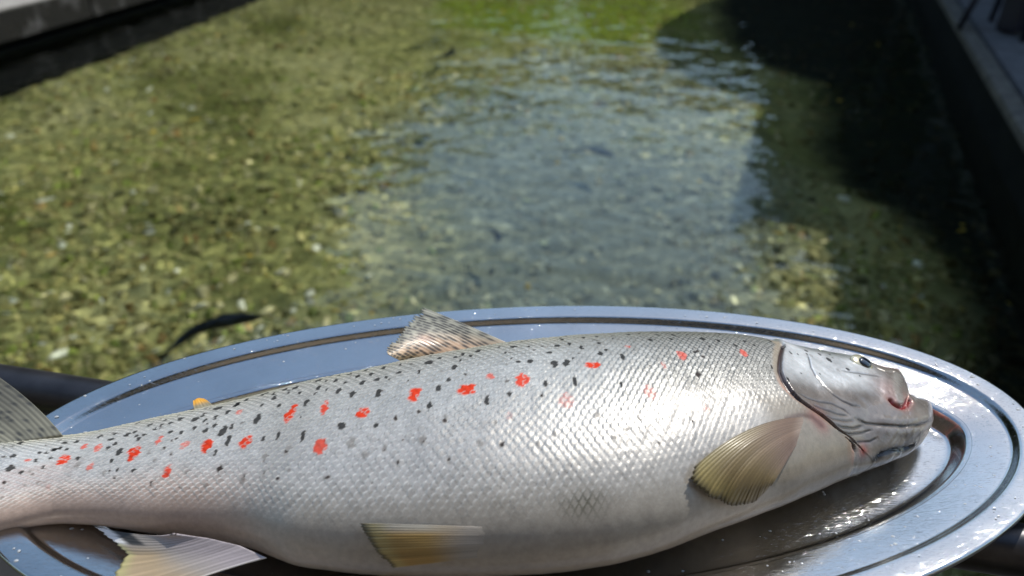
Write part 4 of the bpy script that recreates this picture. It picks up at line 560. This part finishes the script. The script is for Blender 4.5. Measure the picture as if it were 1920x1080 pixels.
def fin_mat():
    t = NT('fin_membrane'); a = t.n('Attribute'); a.attribute_name = 'Col'; v = t.obj()
    t.l(a.outputs['Color'], t.b.inputs['Base Color']); t.set(Roughness=.42, Coat_Weight=.2, Coat_Roughness=.2)
    tr = t.n('BsdfTranslucent'); t.l(a.outputs['Color'], tr.inputs[0]); mx = t.n('MixShader'); mx.inputs[0].default_value = .28
    t.l(t.b.outputs[0], mx.inputs[1]); t.l(tr.outputs[0], mx.inputs[2]); t.l(mx.outputs[0], t.out.inputs[0])
    t.l(t.bump(t.noise(500, 3, .6, v).outputs[0], .3, .0004), t.b.inputs['Normal']); return t.m
M['fin'] = fin_mat()
def wet(name, c, rough=.2, metallic=0, coat=.6):
    t = NT(name); v = t.obj(); n = t.noise(160, 4, .6, v); r = t.ramp(n.outputs[0], [(.3, tuple(x * .75 for x in c)), (.7, tuple(min(x * 1.2, 1) for x in c))])
    t.l(r.outputs[0], t.b.inputs['Base Color']); t.set(Roughness=rough, Metallic=metallic, Coat_Weight=coat, Coat_Roughness=.06)
    t.l(t.bump(t.noise(420, 3, .6, v).outputs[0], .3, .0005), t.b.inputs['Normal']); return t.m

def sstep(a, b, x): t_ = np.clip((x - a) / (b - a), 0, 1); return t_ * t_ * (3 - 2 * t_)

def resample(row, n):
    row = np.array(row, float); d = np.concatenate([[0], np.cumsum(np.linalg.norm(np.diff(row, axis=0), axis=1))]); t_ = np.linspace(0, d[-1], n)
    return np.stack([np.interp(t_, d, row[:, k]) for k in range(3)], 1)

def trout_body():
    X, ph, P = fish_base(ST); N = grid_normals(P); nx, nph = len(X), len(ph)
    seg = np.linalg.norm(np.diff(P, axis=1), axis=2); arc = np.concatenate([np.zeros((nx, 1)), np.cumsum(seg, 1)], 1)
    i0 = int(np.argmin(abs(ph))); i1 = int(np.argmin(abs(ph - np.pi)))
    qf = (arc - arc[:, i0:i0 + 1]) / (arc[:, i1:i1 + 1] - arc[:, i0:i0 + 1])          # 0 back .. 1 belly
    x, y, z = P[..., 0], P[..., 1], P[..., 2]
    # gill cover line: x where the cover ends, for each y
    g = np.array(GILL); o_ = np.argsort(g[:, 1]); gxl = np.interp(y, g[o_, 1], g[o_, 0]); side = x - gxl
    head = sstep(-.002, .001, side)
    # ---- scales
    sz = np.interp(X, [-.41, -.2, 0, .12, .2, .31], [.0053, .0054, .0052, .0043, .0036, .003])
    pp = np.concatenate([[0], np.cumsum(np.diff(X) / ((sz[1:] + sz[:-1]) / 2))])[:, None] + 0 * qf
    pp = pp + .9 * (qf - .5) ** 2 + .16 * fbm(x * 60, y * 60, 1.0, 2) + .12 * fbm(x * 170, y * 170, 1.0, 7)
    NR = 58; asp = .80; qq = qf * NR + .22 * fbm(x * 55 + 9, y * 55, 1.0, 11) + .13 * fbm(x * 180, y * 180 + 4, 1.0, 16)
    Rr = .70; j0 = np.floor(qq); best = np.full(qf.shape, -1e9); bj = np.zeros(qf.shape); bdq = np.zeros(qf.shape)
    for dj in (-1, 0, 1, 2):
        j = j0 + dj; dq = (qq - j) * asp; inside = abs(dq) < Rr; hc = np.sqrt(np.clip(Rr * Rr - dq * dq, 0, None)); of = .5 * np.mod(j, 2)
        c = np.floor(pp + hc - of) + of; ok = inside & (c >= pp - hc) & (c > best)
        best = np.where(ok, c, best); bj = np.where(ok, j, bj); bdq = np.where(ok, dq, bdq)
    dx = np.where(best > -1e8, pp - best, 0); dist = np.hypot(dx, bdq) / Rr
    cell = np.modf(abs(np.sin(best * 12.9898 + bj * 78.233) * 43758.5453))[0]
    edge = sstep(.56, .92, dist) * sstep(.15, -.3, dx)                       # free rear edge of each scale
    smask = (1 - head) * sstep(.97, .80, qf) * sstep(-.30, -.05, qf) * sstep(.0, -.010, side)
    smask *= 1 - .8 * sstep(.78, .92, qf) ; smask = np.clip(smask, 0, 1)
    pb = np.array(PECB); dpb = np.min(np.linalg.norm(P[:, :, None, :] - pb[None, None], axis=3), 2) if False else None
    lowfront = sstep(.10, .17, x) * sstep(.60, .74, qf); smask *= 1 - .9 * lowfront
    rise = (.5 - .5 * dx / Rr) * (1 - sstep(.86, 1.0, dist) * .6) + .5 * (cell - .5) * (dx / Rr)
    amp = np.interp(X, [-.41, -.25, 0, .2], [.00060, .00078, .00080, .00062])[:, None] * (1 + .35 * fbm(x * 25, y * 25, 1.0, 25))
    D = smask * amp * rise
    # ---- anatomy: grooves and ridges as polylines on the surface
    hx = X > .175; PH = P[hx]
    def dpoly(pl):
        pl = np.array(pl); best_ = np.full(PH.shape[:2], 1e9)
        for a, b_ in zip(pl[:-1], pl[1:]):
            ab = b_ - a; tt = np.clip(np.sum((PH - a) * ab, 2) / (ab @ ab), 0, 1); best_ = np.minimum(best_, np.linalg.norm(PH - a - tt[..., None] * ab, axis=2))
        return best_
    def tpoly(pl):
        pl = np.array(pl); k = np.argmin(np.linalg.norm(PH[:, :, None, :] - resample(pl, 24)[None, None], axis=3), 2) / 23.0; return np.clip(np.sin(np.clip(k, .0, 1) * np.pi) * 2.5, .0, 1)
    DH = np.zeros(PH.shape[:2]); sH = side[hx]; qH = qf[hx]; xH = x[hx]
    vis = sstep(1.25, 1.05, qH)
    DH += .0020 * sstep(-.0013, .0013, sH) * np.exp(-np.clip(sH, 0, None) / .014) * vis * sstep(GILL[-1][1] - .006, GILL[-1][1] + .010, PH[..., 1])
    dg = dpoly(GILL); DH -= .0014 * np.exp(-(np.clip(-sH, 0, None) / .0018) ** 2) * (sH < .0004) * vis * sstep(.005, .002, dg)
    dgF = np.full(x.shape, 1.0); dgF[hx] = dg; groove = np.zeros_like(DH)
    for pl, dep, wd in ((PREOP, .0008, .0007), (OPER1, .0006, .0006), (OPER2, .0006, .0006), (BRAN1, .0006, .0009), (BRAN2, .0006, .0009), (BRAN3, .0006, .0009), (BRAN4, .0005, .0008), (JAW, .0009, .0010), (CHIN, .0024, .0016), (SUBOC, .0005, .0012)):
        e = np.exp(-(dpoly(pl) / wd) ** 2) * tpoly(pl); DH -= dep * e; groove = np.maximum(groove, e * min(1, dep / .0007))
    DH -= .0035 * np.exp(-(dpoly(MCOR) / .0019) ** 2); DH += .0002 * np.exp(-(dpoly(MAXC) / .0032) ** 4); DH -= .0001 * np.exp(-(dpoly(MAXE) / .0013) ** 2); DH -= .0007 * np.exp(-(dpoly(NOSE) / .0012) ** 2)
    pre = dpoly(PREOP); DH += .0004 * np.exp(-(pre / .006) ** 2)
    jr = dpoly(JAW); DH += .0007 * np.exp(-((jr - .004) / .003) ** 2) * sstep(.24, .26, xH)
    nz_h = fbm(xH * 60, PH[..., 1] * 60, 1.0, 30)
    # wrinkles of the throat and rough skin
    DH += .00010 * np.sin(xH * 700 + qH * 90 + 3 * nz_h) * sstep(.62, .8, qH) * sstep(.24, .26, xH)
    DH += .00022 * fbm(xH * 100, PH[..., 1] * 100, 1.5, 3) * sstep(-.002, .002, sH)
    D[hx] += DH
    lump = .0006 * fbm(x * 30, y * 30, 1.2, 8) * sstep(-.2, .1, qf); D += lump
    # sagging belly folds near the tail stalk
    P2 = P + N * D[..., None]
    # ---- colour
    def mixc(a, b_, t_): return a * (1 - t_[..., None]) + np.asarray(b_) * t_[..., None]
    C = np.zeros(P.shape) + np.array([.17, .18, .135]); nz = fbm(x * 40, y * 40, 1.0, 14); nz2 = fbm(x * 12, y * 12, 1.0, 22)
    qn = qf + .03 * nz
    C = mixc(C, (.36, .375, .35), sstep(.02, .20, qn)); C = mixc(C, (.55, .565, .56), sstep(.16, .42, qn)); C = mixc(C, (.58, .575, .565), sstep(.42, .7, qn))
    C = mixc(C, (.56, .54, .50), sstep(.72, .90, qn)); C = mixc(C, (.60, .53, .46), sstep(.9, 1.05, qn))
    tailpink = sstep(-.12, -.20, x) * sstep(.66, .84, qn + .04 * nz2); C = mixc(C, (.54, .43, .38), tailpink)
    C = mixc(C, (.42, .46, .56), .45 * sstep(-.30, -.36, x) * sstep(.2, .35, qn) * sstep(.8, .6, qn))
    C = mixc(C, (.50, .36, .32), .5 * sstep(-.27, -.30, x) * sstep(.5, .56, qn) * sstep(.8, .7, qn) * sstep(-.36, -.33, x))
    Me = np.interp(qn, [0, .2, .45, .7, .85, 1], [.20, .30, .42, .38, .2, .08]); Me = Me * (1 - .5 * tailpink)
    Ro = np.interp(qn, [0, .3, .7, 1], [.46, .42, .42, .44]); Co = np.interp(qn, [0, .5, 1], [.12, .12, .35])
    C *= (1 + smask * .30 * (cell - .5))[..., None]
    fwd = sstep(.00, .13, x)
    eL = edge * smask
    C = mixc(C, (.98, .99, .95), .8 * eL * (1 - fwd)); C = mixc(C, (.09, .10, .10), .95 * eL * fwd * sstep(.75, .5, qn)); C = mixc(C, (.7, .7, .68), .45 * eL * fwd * sstep(.5, .7, qn))  # pale rims paint in light caught by scale edges; forward rims painted dark
    Me = Me * (1 - .4 * eL * fwd)
    cen = sstep(.6, .1, dist) * smask * sstep(.45, .15, qn); C *= (1 - .28 * cen)[..., None]
    # scattered faint pepper on the back
    pep = (cell > .90) * smask * sstep(.26, .08, qn) * (dist < .8); C = mixc(C, (.03, .03, .028), .8 * pep)
    # dark bruise with net pattern on the belly
    bz = np.exp(-(((x - .040) / .014) ** 2 + ((qf - .865) / .035) ** 2)); netp = np.maximum(abs(np.sin(pp * 3.1416 + qq * 1.57)), abs(np.sin(pp * 3.1416 - qq * 1.57))) > .93
    C = mixc(C, (.16, .16, .12), np.clip(bz * (.25 + .6 * netp), 0, .8))
    # head colours
    Hm = head
    hc = np.zeros(P.shape) + np.array([.19, .19, .135]); hc = mixc(hc, (.36, .385, .385), sstep(.10, .25, qn)); hc = mixc(hc, (.84, .87, .88), sstep(.20, .30, qn) * sstep(.64, .54, qn + .4 * (x - .22)))
    hc = mixc(hc, (.235, .21, .19), sstep(.46, .62, qn + 1.2 * np.clip(x - .235, 0, 1))); hc = mixc(hc, (.235, .21, .185), sstep(.255, .285, x)); hc = mixc(hc, (.36, .33, .29), sstep(.85, 1.0, qn))
    mp = np.exp(-(((x - .272) / .012) ** 2 + ((y - .020) / .012) ** 2)); hc = mixc(hc, (.52, .34, .31), .55 * mp)
    hc *= (1 + .22 * nz + .18 * fbm(x * 130, y * 130, 1.0, 29))[..., None]
    C = mixc(C, (0, 0, 0), Hm) + hc * Hm[..., None]
    hMe = .22 * sstep(.12, .28, qn) * sstep(.66, .5, qn + .8 * np.clip(x - .235, 0, 1)) + .08; Me = Me * (1 - Hm) + hMe * Hm; Ro = Ro * (1 - Hm) + (.27 + .08 * nz) * Hm; Co = Co * (1 - Hm) + .45 * Hm
    # shoulder girdle band, gill slit, pink membrane
    band = sstep(-.0080, -.0050, side + .0018 * nz) * sstep(.0005, -.0008, side) * sstep(.10, .16, qf) * sstep(.014, .010, dgF)
    C = mixc(C, np.array([.44, .37, .28]), .75 * band * sstep(.66, .5, qf)); C = mixc(C, np.array([.56, .33, .25]), .8 * band * sstep(.5, .6, qf)); Me = Me * (1 - band * .9)
    thr = sstep(-.001, -.004, side) * sstep(-.075, -.055, side) * sstep(.60, .70, qf) * sstep(.14, .17, x); C = mixc(C, (.34, .30, .24), .75 * thr); Me = Me * (1 - .8 * thr)
    slit = np.exp(-((side + .0010) / (.0011 + .0011 * sstep(.2, .4, qf) * sstep(.8, .55, qf))) ** 2) * sstep(.02, .10, qf) * sstep(.0032, .0015, dgF); C = mixc(C, (.035, .010, .009), np.clip(1.15 * slit, 0, .95)); Me = Me * (1 - slit)
    CH = C[hx]; MH = Me[hx]
    CH = mixc(CH, (.022, .02, .019), .92 * groove * sstep(-.002, .002, sH)); MH = MH * (1 - .7 * groove)
    ch = np.exp(-(dpoly(CHIN) / .003) ** 2); CH = mixc(CH, (.012, .008, .007), .95 * ch)
    blood = [(PECB[-2], .006, .75), (PECB[-1], .006, .85), (GILL[-1], .0045, .95), (GILL[8], .006, .35)]
    for c0, r0, s0 in blood:
        e = np.exp(-(np.linalg.norm(PH - np.array(c0), axis=2) / r0) ** 2) * np.clip(.6 + .8 * nz[hx], 0, 1); CH = mixc(CH, (.36, .035, .025), np.clip(s0 * e, 0, 1)); MH = MH * (1 - e)
    pf = np.exp(-(dpoly(PECB) / .0022) ** 2); CH = mixc(CH, (.13, .07, .06), .7 * pf * (sH < -.001))
    C[hx] = CH; Me[hx] = MH
    bk = sstep(.30, .08, qn)[..., None]; C *= 1 + bk * np.array([.10, .05, -.14])
    C *= .62 + .15 * head[..., None] + .22 * sstep(.0, -.22, x)[..., None]
    C *= (np.array([1.035, 1.0, .945]) * (1 - head[..., None]) + head[..., None])
    mo = np.exp(-(dpoly(MCOR) / .0018) ** 2); mp2 = np.exp(-(dpoly(MCOR) / .0042) ** 2); C[hx] = mixc(C[hx], (.45, .20, .17), .55 * mp2); C[hx] = mixc(C[hx], (.20, .010, .010), np.clip(1.5 * mo, 0, 1)); Me[hx] = Me[hx] * (1 - mo)
    ma = np.exp(-(dpoly(MAXC) / .0036) ** 4); C[hx] = mixc(C[hx], np.array([.30, .29, .26]), .7 * ma * (1 - mo)); C[hx] = mixc(C[hx], (.10, .08, .07), .0 * np.exp(-(dpoly(MAXE) / .0011) ** 2))
    gum = sstep(.276, .284, x) * sstep(.22, .10, qf) * sstep(-.3, -.1, qf); C = mixc(C, (.50, .16, .14), .8 * gum); Me = Me * (1 - gum)
    # spots
    Sp = np.full(x.shape, .32) * (1 - .7 * eL * fwd)
    rnd = np.modf(abs(np.sin(best * 3.71 + bj * 9.13) * 951.135))[0]
    ex_ = []; r3 = np.random.default_rng(21)
    for _ in range(130):
        ii = int(r3.integers(60, 900)); qq_ = r3.beta(1.2, 2.6) * .55 + .02; jj = int(np.argmin(abs(qf[ii, :300] - qq_))); ex_.append((*P[ii, jj], r3.uniform(.9, 2.0), r3.uniform(.9, 2.2), 1 if qq_ < .28 else 2, r3.uniform(.5, .9)))
    for sx, sy, sz_, rx, rq, ty, st in np.concatenate([SPOTS, np.array(ex_)]):
        sc_ = .90 if ty == 0 else .80; rx, rq = rx * .001 * sc_, rq * .001 * sc_; a0, a1 = np.searchsorted(X, [sx - rx * 2 - (.05 if sx > .12 else 0), sx + rx * 2 + (.05 if sx > .12 else 0)]); 
        if a1 <= a0: continue
        sl_ = slice(a0, a1); dq2 = (y[sl_] - sy) ** 2 + (z[sl_] - sz_) ** 2; d = np.sqrt(((x[sl_] - .3 * dx[sl_] * sz[sl_, None] * smask[sl_] - sx) / rx) ** 2 + dq2 / rq ** 2)
        d = d + (.45 if ty < 2 else .8) * (rnd[sl_] - .5) + .20 * fbm(x[sl_] * 420, y[sl_] * 420, 1.0, int(abs(sx) * 1000) % 30)
        if ty == 0: m_ = sstep(1.15, .86, d) * st; m_ = m_ * (1 - .55 * edge[sl_] * (rnd[sl_] > .35)) if st > .6 else m_ * np.clip(edge[sl_] * 1.6 + .25, 0, 1); col = (.58, .045, .016)
        elif ty == 1: m_ = sstep(1.25, .95, d) * st; col = (.010, .011, .012)
        else: m_ = sstep(1.25, .55, d) * st * 1.7 * (.55 + .9 * (rnd[sl_] > .5)); col = (.042, .034, .031)
        m_ = np.clip(m_, 0, 1) * (qf[sl_] < 1.1) * (qf[sl_] > -.15)
        C[sl_] = mixc(C[sl_], col, m_); Me[sl_] = Me[sl_] * (1 - .9 * m_); Co[sl_] = Co[sl_] * (1 - .6 * m_); Ro[sl_] = Ro[sl_] + .2 * m_; Sp[sl_] = Sp[sl_] * (1 - .85 * m_)
    V = P2.reshape(-1, 3); n0 = len(V)
    Q = grid_quads(nx, nph, True)
    V = np.concatenate([V, P2[-1].mean(0)[None], P2[0].mean(0)[None]])
    me = fast_mesh('body', V, Q[:, ::-1])
    pad = lambda A: np.concatenate([A.reshape(n0, -1), A.reshape(n0, -1)[-1:], A.reshape(n0, -1)[:1]])
    vcol(me, 'Col', np.clip(pad(C), 0, 1)); vcol(me, 'Prop', pad(np.stack([np.clip(Me, 0, 1), np.clip(Ro, .1, 1), Co, Sp], -1)))
    return me
link('body', trout_body(), M['skin'], fish)

# ---- fins: rows of points from root to tip, swept into ridged sheets
def fin(name, rows, nr, paint, ridge=.0004, thick=.0006, ragged=.03, ns=34, seed=0, cup=0):
    rr = np.random.default_rng(seed); per = 5; n = (nr - 1) * per + 1
    a, b_, c = [resample(r, n) for r in rows]; s = np.linspace(0, 1, ns)[:, None, None]
    # quadratic through three rows
    G = a * ((s - .5) * (s - 1) * 2) + b_ * (-4 * s * (s - 1)) + c * (2 * s * (s - .5))
    rag = np.repeat(rr.random(nr), per)[:n]; rag = 1 - ragged * (rag + .7 * abs(np.sin(np.linspace(0, (nr - 1) * np.pi, n))) ** 2)
    G = a + (G - a) * (1 + (rag[None, :, None] - 1) * s ** 2)
    dn = np.cross(np.gradient(G, axis=0), np.gradient(G, axis=1)); dn /= np.linalg.norm(dn, axis=2, keepdims=True) + 1e-12; dn *= np.where(dn[..., 2:3] < 0, -1, 1)
    t_ = np.linspace(0, 1, n); rid = np.cos(np.linspace(0, (nr - 1) * 2 * np.pi, n)); fade = np.sin(np.clip(s[..., 0] * 1.05, 0, 1) * np.pi) ** .4
    wav = .5 * np.sin(t_ * 9 + s[..., 0] * 3)
    G = G + dn * ((ridge * rid[None] * fade + ridge * wav)[..., None] + cup * (np.sin(s * np.pi) * np.sin(t_ * np.pi)[None, :, None]))
    th_ = (thick * (1.15 - s[..., 0]))[..., None]
    V = np.concatenate([(G + dn * th_).reshape(-1, 3), (G - dn * th_).reshape(-1, 3)]); k = ns * n
    q = grid_quads(ns, n); Q = [q, q[:, ::-1] + k]
    def border(idx): idx = np.array(idx); return np.stack([idx[:-1], idx[1:], idx[1:] + k, idx[:-1] + k], 1)
    Q += [border(np.arange(n)), border((ns - 1) * n + np.arange(n))[:, ::-1], border(np.arange(ns) * n)[:, ::-1], border(np.arange(ns) * n + n - 1)]
    S, T = np.broadcast_arrays(s[..., 0], t_[None]); C = paint(S, T, rid[None] + 0 * S, rr)
    sk = np.interp(np.linspace(0, 1, n), np.linspace(0, 1, nr * 3), rr.normal(size=nr * 3)); sk2 = np.interp(np.linspace(0, 1, n), np.linspace(0, 1, nr * 3), rr.normal(size=nr * 3))
    C = C * np.clip(1 + .13 * (sk[None] * (1 - S) + sk2[None] * S), .55, 1.5)[..., None]
    me = fast_mesh(name, V, np.concatenate(Q)); vcol(me, 'Col', np.clip(np.concatenate([C.reshape(-1, 3)] * 2) * 1.25, 0, 1))
    return link(name, me, M['fin'], fish)
def mx(a, b_, t_): return np.asarray(a) * (1 - t_[..., None]) + np.asarray(b_) * t_[..., None]
def dashes(S, T, nr, rr, n, lo=.05, hi=.98, len_=.045):
    m_ = np.zeros(S.shape)
    for _ in range(n):
        s0 = rr.uniform(lo, hi); r0 = (rr.integers(0, nr - 1) + .5) / (nr - 1); m_ = np.maximum(m_, np.exp(-((S - s0) / len_) ** 2 - ((T - r0) / (.42 / nr)) ** 2))
    return np.clip(m_ * 1.5, 0, 1)
def p_dorsal(S, T, rid, rr):
    C = mx((.50, .34, .22), (.30, .295, .235), sstep(.35, .70, S * .55 + (1 - T) * .55)); C = mx(C, (.52, .42, .28), .5 * sstep(.7, .95, T))
    C = C * (1 + .08 * rid)[..., None]; C = mx(C, (.03, .03, .028), .92 * dashes(S, T, 22, rr, 210)); C = mx(C, (.04, .04, .035), .6 * sstep(.93, 1, S) * (T < .8)); C = mx(C, (.5, .18, .10), .35 * np.exp(-((S - .45) / .12) ** 2 - ((T - .55) / .08) ** 2)); return C
fin('dorsal_fin', DORSAL, 22, p_dorsal, .00008, .0006, .07, 44, 3)
def p_adi(S, T, rid, rr): return mx((.27, .24, .16), (.68, .36, .05), sstep(.35, .75, S)) * np.ones(S.shape + (1,))
fin('adipose_fin', ADIPOSE, 6, p_adi, .0001, .0016, .02, 16, 4)
def p_pec(S, T, rid, rr):
    C = mx((.20, .135, .10), (.215, .16, .075), sstep(.15, .7, S)); C = mx(C, (.38, .30, .255), sstep(.16, .0, S)); C = mx(C, (.31, .26, .13), .8 * sstep(.35, .0, T) * sstep(.3, .8, S)); C = mx(C, (.34, .28, .10), .6 * sstep(.75, .95, S) * sstep(.8, .3, T))
    C = mx(C, (.22, .15, .13), .5 * sstep(.5, .9, T) * sstep(.7, .2, S)); C = C * (1 + .07 * rid)[..., None]; C = mx(C, (.05, .045, .03), .75 * sstep(.93, .995, S) * sstep(.95, .6, T)); return mx(C, (.10, .08, .05), .6 * sstep(.03, 0, T))
fin('pectoral_fin', PECTORAL, 24, p_pec, .00005, .0004, .018, 44, 5, .002)
def p_pel(S, T, rid, rr):
    C = mx((.36, .33, .29), (.38, .25, .085), sstep(.12, .5, S)); C = mx(C, (.44, .44, .40), .8 * sstep(.26, .05, T) * sstep(.15, .5, S)); C = mx(C, (.44, .38, .17), .7 * sstep(.7, .9, S)); C = C * (1 + .12 * rid)[..., None]
    return mx(C, (.05, .05, .045), .75 * sstep(.90, .99, S))
fin('pelvic_fin', PELVIC, 18, p_pel, .00006, .0005, .02, 36, 6, .001)
fin('pelvic_fin', PELVIC2, 7, p_pel, .0005, .0006, .05, 24, 7)
def p_anal(S, T, rid, rr):
    C = mx((.38, .34, .35), (.36, .325, .29), sstep(.2, .6, S)); C = mx(C, (.42, .32, .19), .9 * sstep(.45, .75, S) * sstep(.2, .45, T)); C = mx(C, (.46, .46, .20), .6 * sstep(.86, .98, S)); C = C * (1 + .04 * rid)[..., None]
    C = mx(C, (.02, .02, .02), .92 * sstep(.62, .70, S) * sstep(.93, .80, S) * sstep(.30, .22, T)); C = mx(C, (.85, .86, .85), sstep(.82, .92, S) * sstep(.30, .22, T)); return mx(C, (.85, .82, .78), .8 * sstep(.97, 1., T))  # rear tip: a sun glint painted in as white beside black
fin('anal_fin', ANAL, 18, p_anal, .00006, .0005, .03, 40, 8)
def p_tail(S, T, rid, rr):
    C = mx((.17, .165, .125), (.10, .096, .075), sstep(.05, .5, S)); C = mx(C, (.40, .37, .36), .8 * sstep(.55, .9, T)); C = C * (1 + .28 * rid)[..., None]; return mx(C, (.03, .03, .03), .8 * dashes(S, T, 40, rr, 170, .02, .7, .016))
fin('tail_fin', TAIL, 40, p_tail, .00016, .0012, .04, 50, 9)

# ---- jaw pieces: cushions grown from a plan outline
def cushion(name, poly, h0, h1, m, power=.5, n=60, rings=14, off=0):
    p = np.array(poly, float); q = np.concatenate([p, p[:1]])
    for _ in range(2):
        r_ = []
        for a, b_ in zip(q[:-1], q[1:]): r_ += [a * .75 + b_ * .25, a * .25 + b_ * .75]
        q = np.array(r_ + [r_[0]])
    d = np.concatenate([[0], np.cumsum(np.linalg.norm(np.diff(q, axis=0), axis=1))]); t_ = np.linspace(0, d[-1], n, endpoint=False)
    B = np.stack([np.interp(t_, d, q[:, k]) for k in range(3)], 1); c = B.mean(0); V = []
    rs = np.sin(np.linspace(.0005, 1, rings) * np.pi / 2)
    prof = [(r, +1) for r in rs] + [(r, -1) for r in rs[::-1][1:]]
    for r, sg in prof:
        hh = (1 - r ** 2) ** power; ringp = c + (B - c) * r; ringp[:, 2] = c[2] + off + (h1 * hh if sg > 0 else -h0 * hh) + .0004 * fbm(ringp[:, 0] * 300, ringp[:, 1] * 300, 1.0, 6) * (1 if sg > 0 else 0); V.append(ringp)
    V = np.array(V); o = link(name, fast_mesh(name, V.reshape(-1, 3), grid_quads(len(V), n, True)[:, ::-1]), m, fish); return o
M['jaw'] = wet('jaw_skin', (.36, .345, .31), .26, .25, .6); M['gum'] = wet('mouth_lining', (.42, .07, .06), .2, 0, .8); M['bone'] = wet('maxilla_bone', (.36, .35, .32), .3, .25, .5)

# ---- eye
def dome(name, c, nrm, r, h, m, parent, sx=1.0, back=.3):
    nrm = Vector(nrm).normalized(); u_ = Vector((1, 0, 0)) - nrm * nrm.x; u_.normalize(); v_ = nrm.cross(u_); V = []; n = 40; lv = 10
    for k in range(lv + 1):
        a = (1 - k / lv) * math.pi / 2
        for i in range(n):
            q = 2 * math.pi * i / n; V.append(Vector(c) + (u_ * math.cos(q) * sx + v_ * math.sin(q)) * r * math.sin(a) + nrm * (h * math.cos(a) - back * h))
    F = [list(f) for f in grid_quads(lv + 1, n, True)]
    return link(name, fast_mesh(name, np.array(V), np.array(F)), m, parent)
M['iris'] = wet('eye_iris', (.48, .44, .30), .2, .35, .9); M['pupil'] = wet('eye_pupil', (.012, .016, .024), .06, 0, 1)
ec = Vector(EYE_C); en = (Vector(EYE_N).normalized() + Vector((.05, -.38, 0))).normalized()
eye = dome('eye', ec - en * .0004, en, .0090, .0036, M['iris'], fish, 1.12, .25)
dome('pupil', ec + en * .0023 + Vector((.0006, .0000, 0)), en, .0045, .0017, M['pupil'], eye, 1.2, .2)
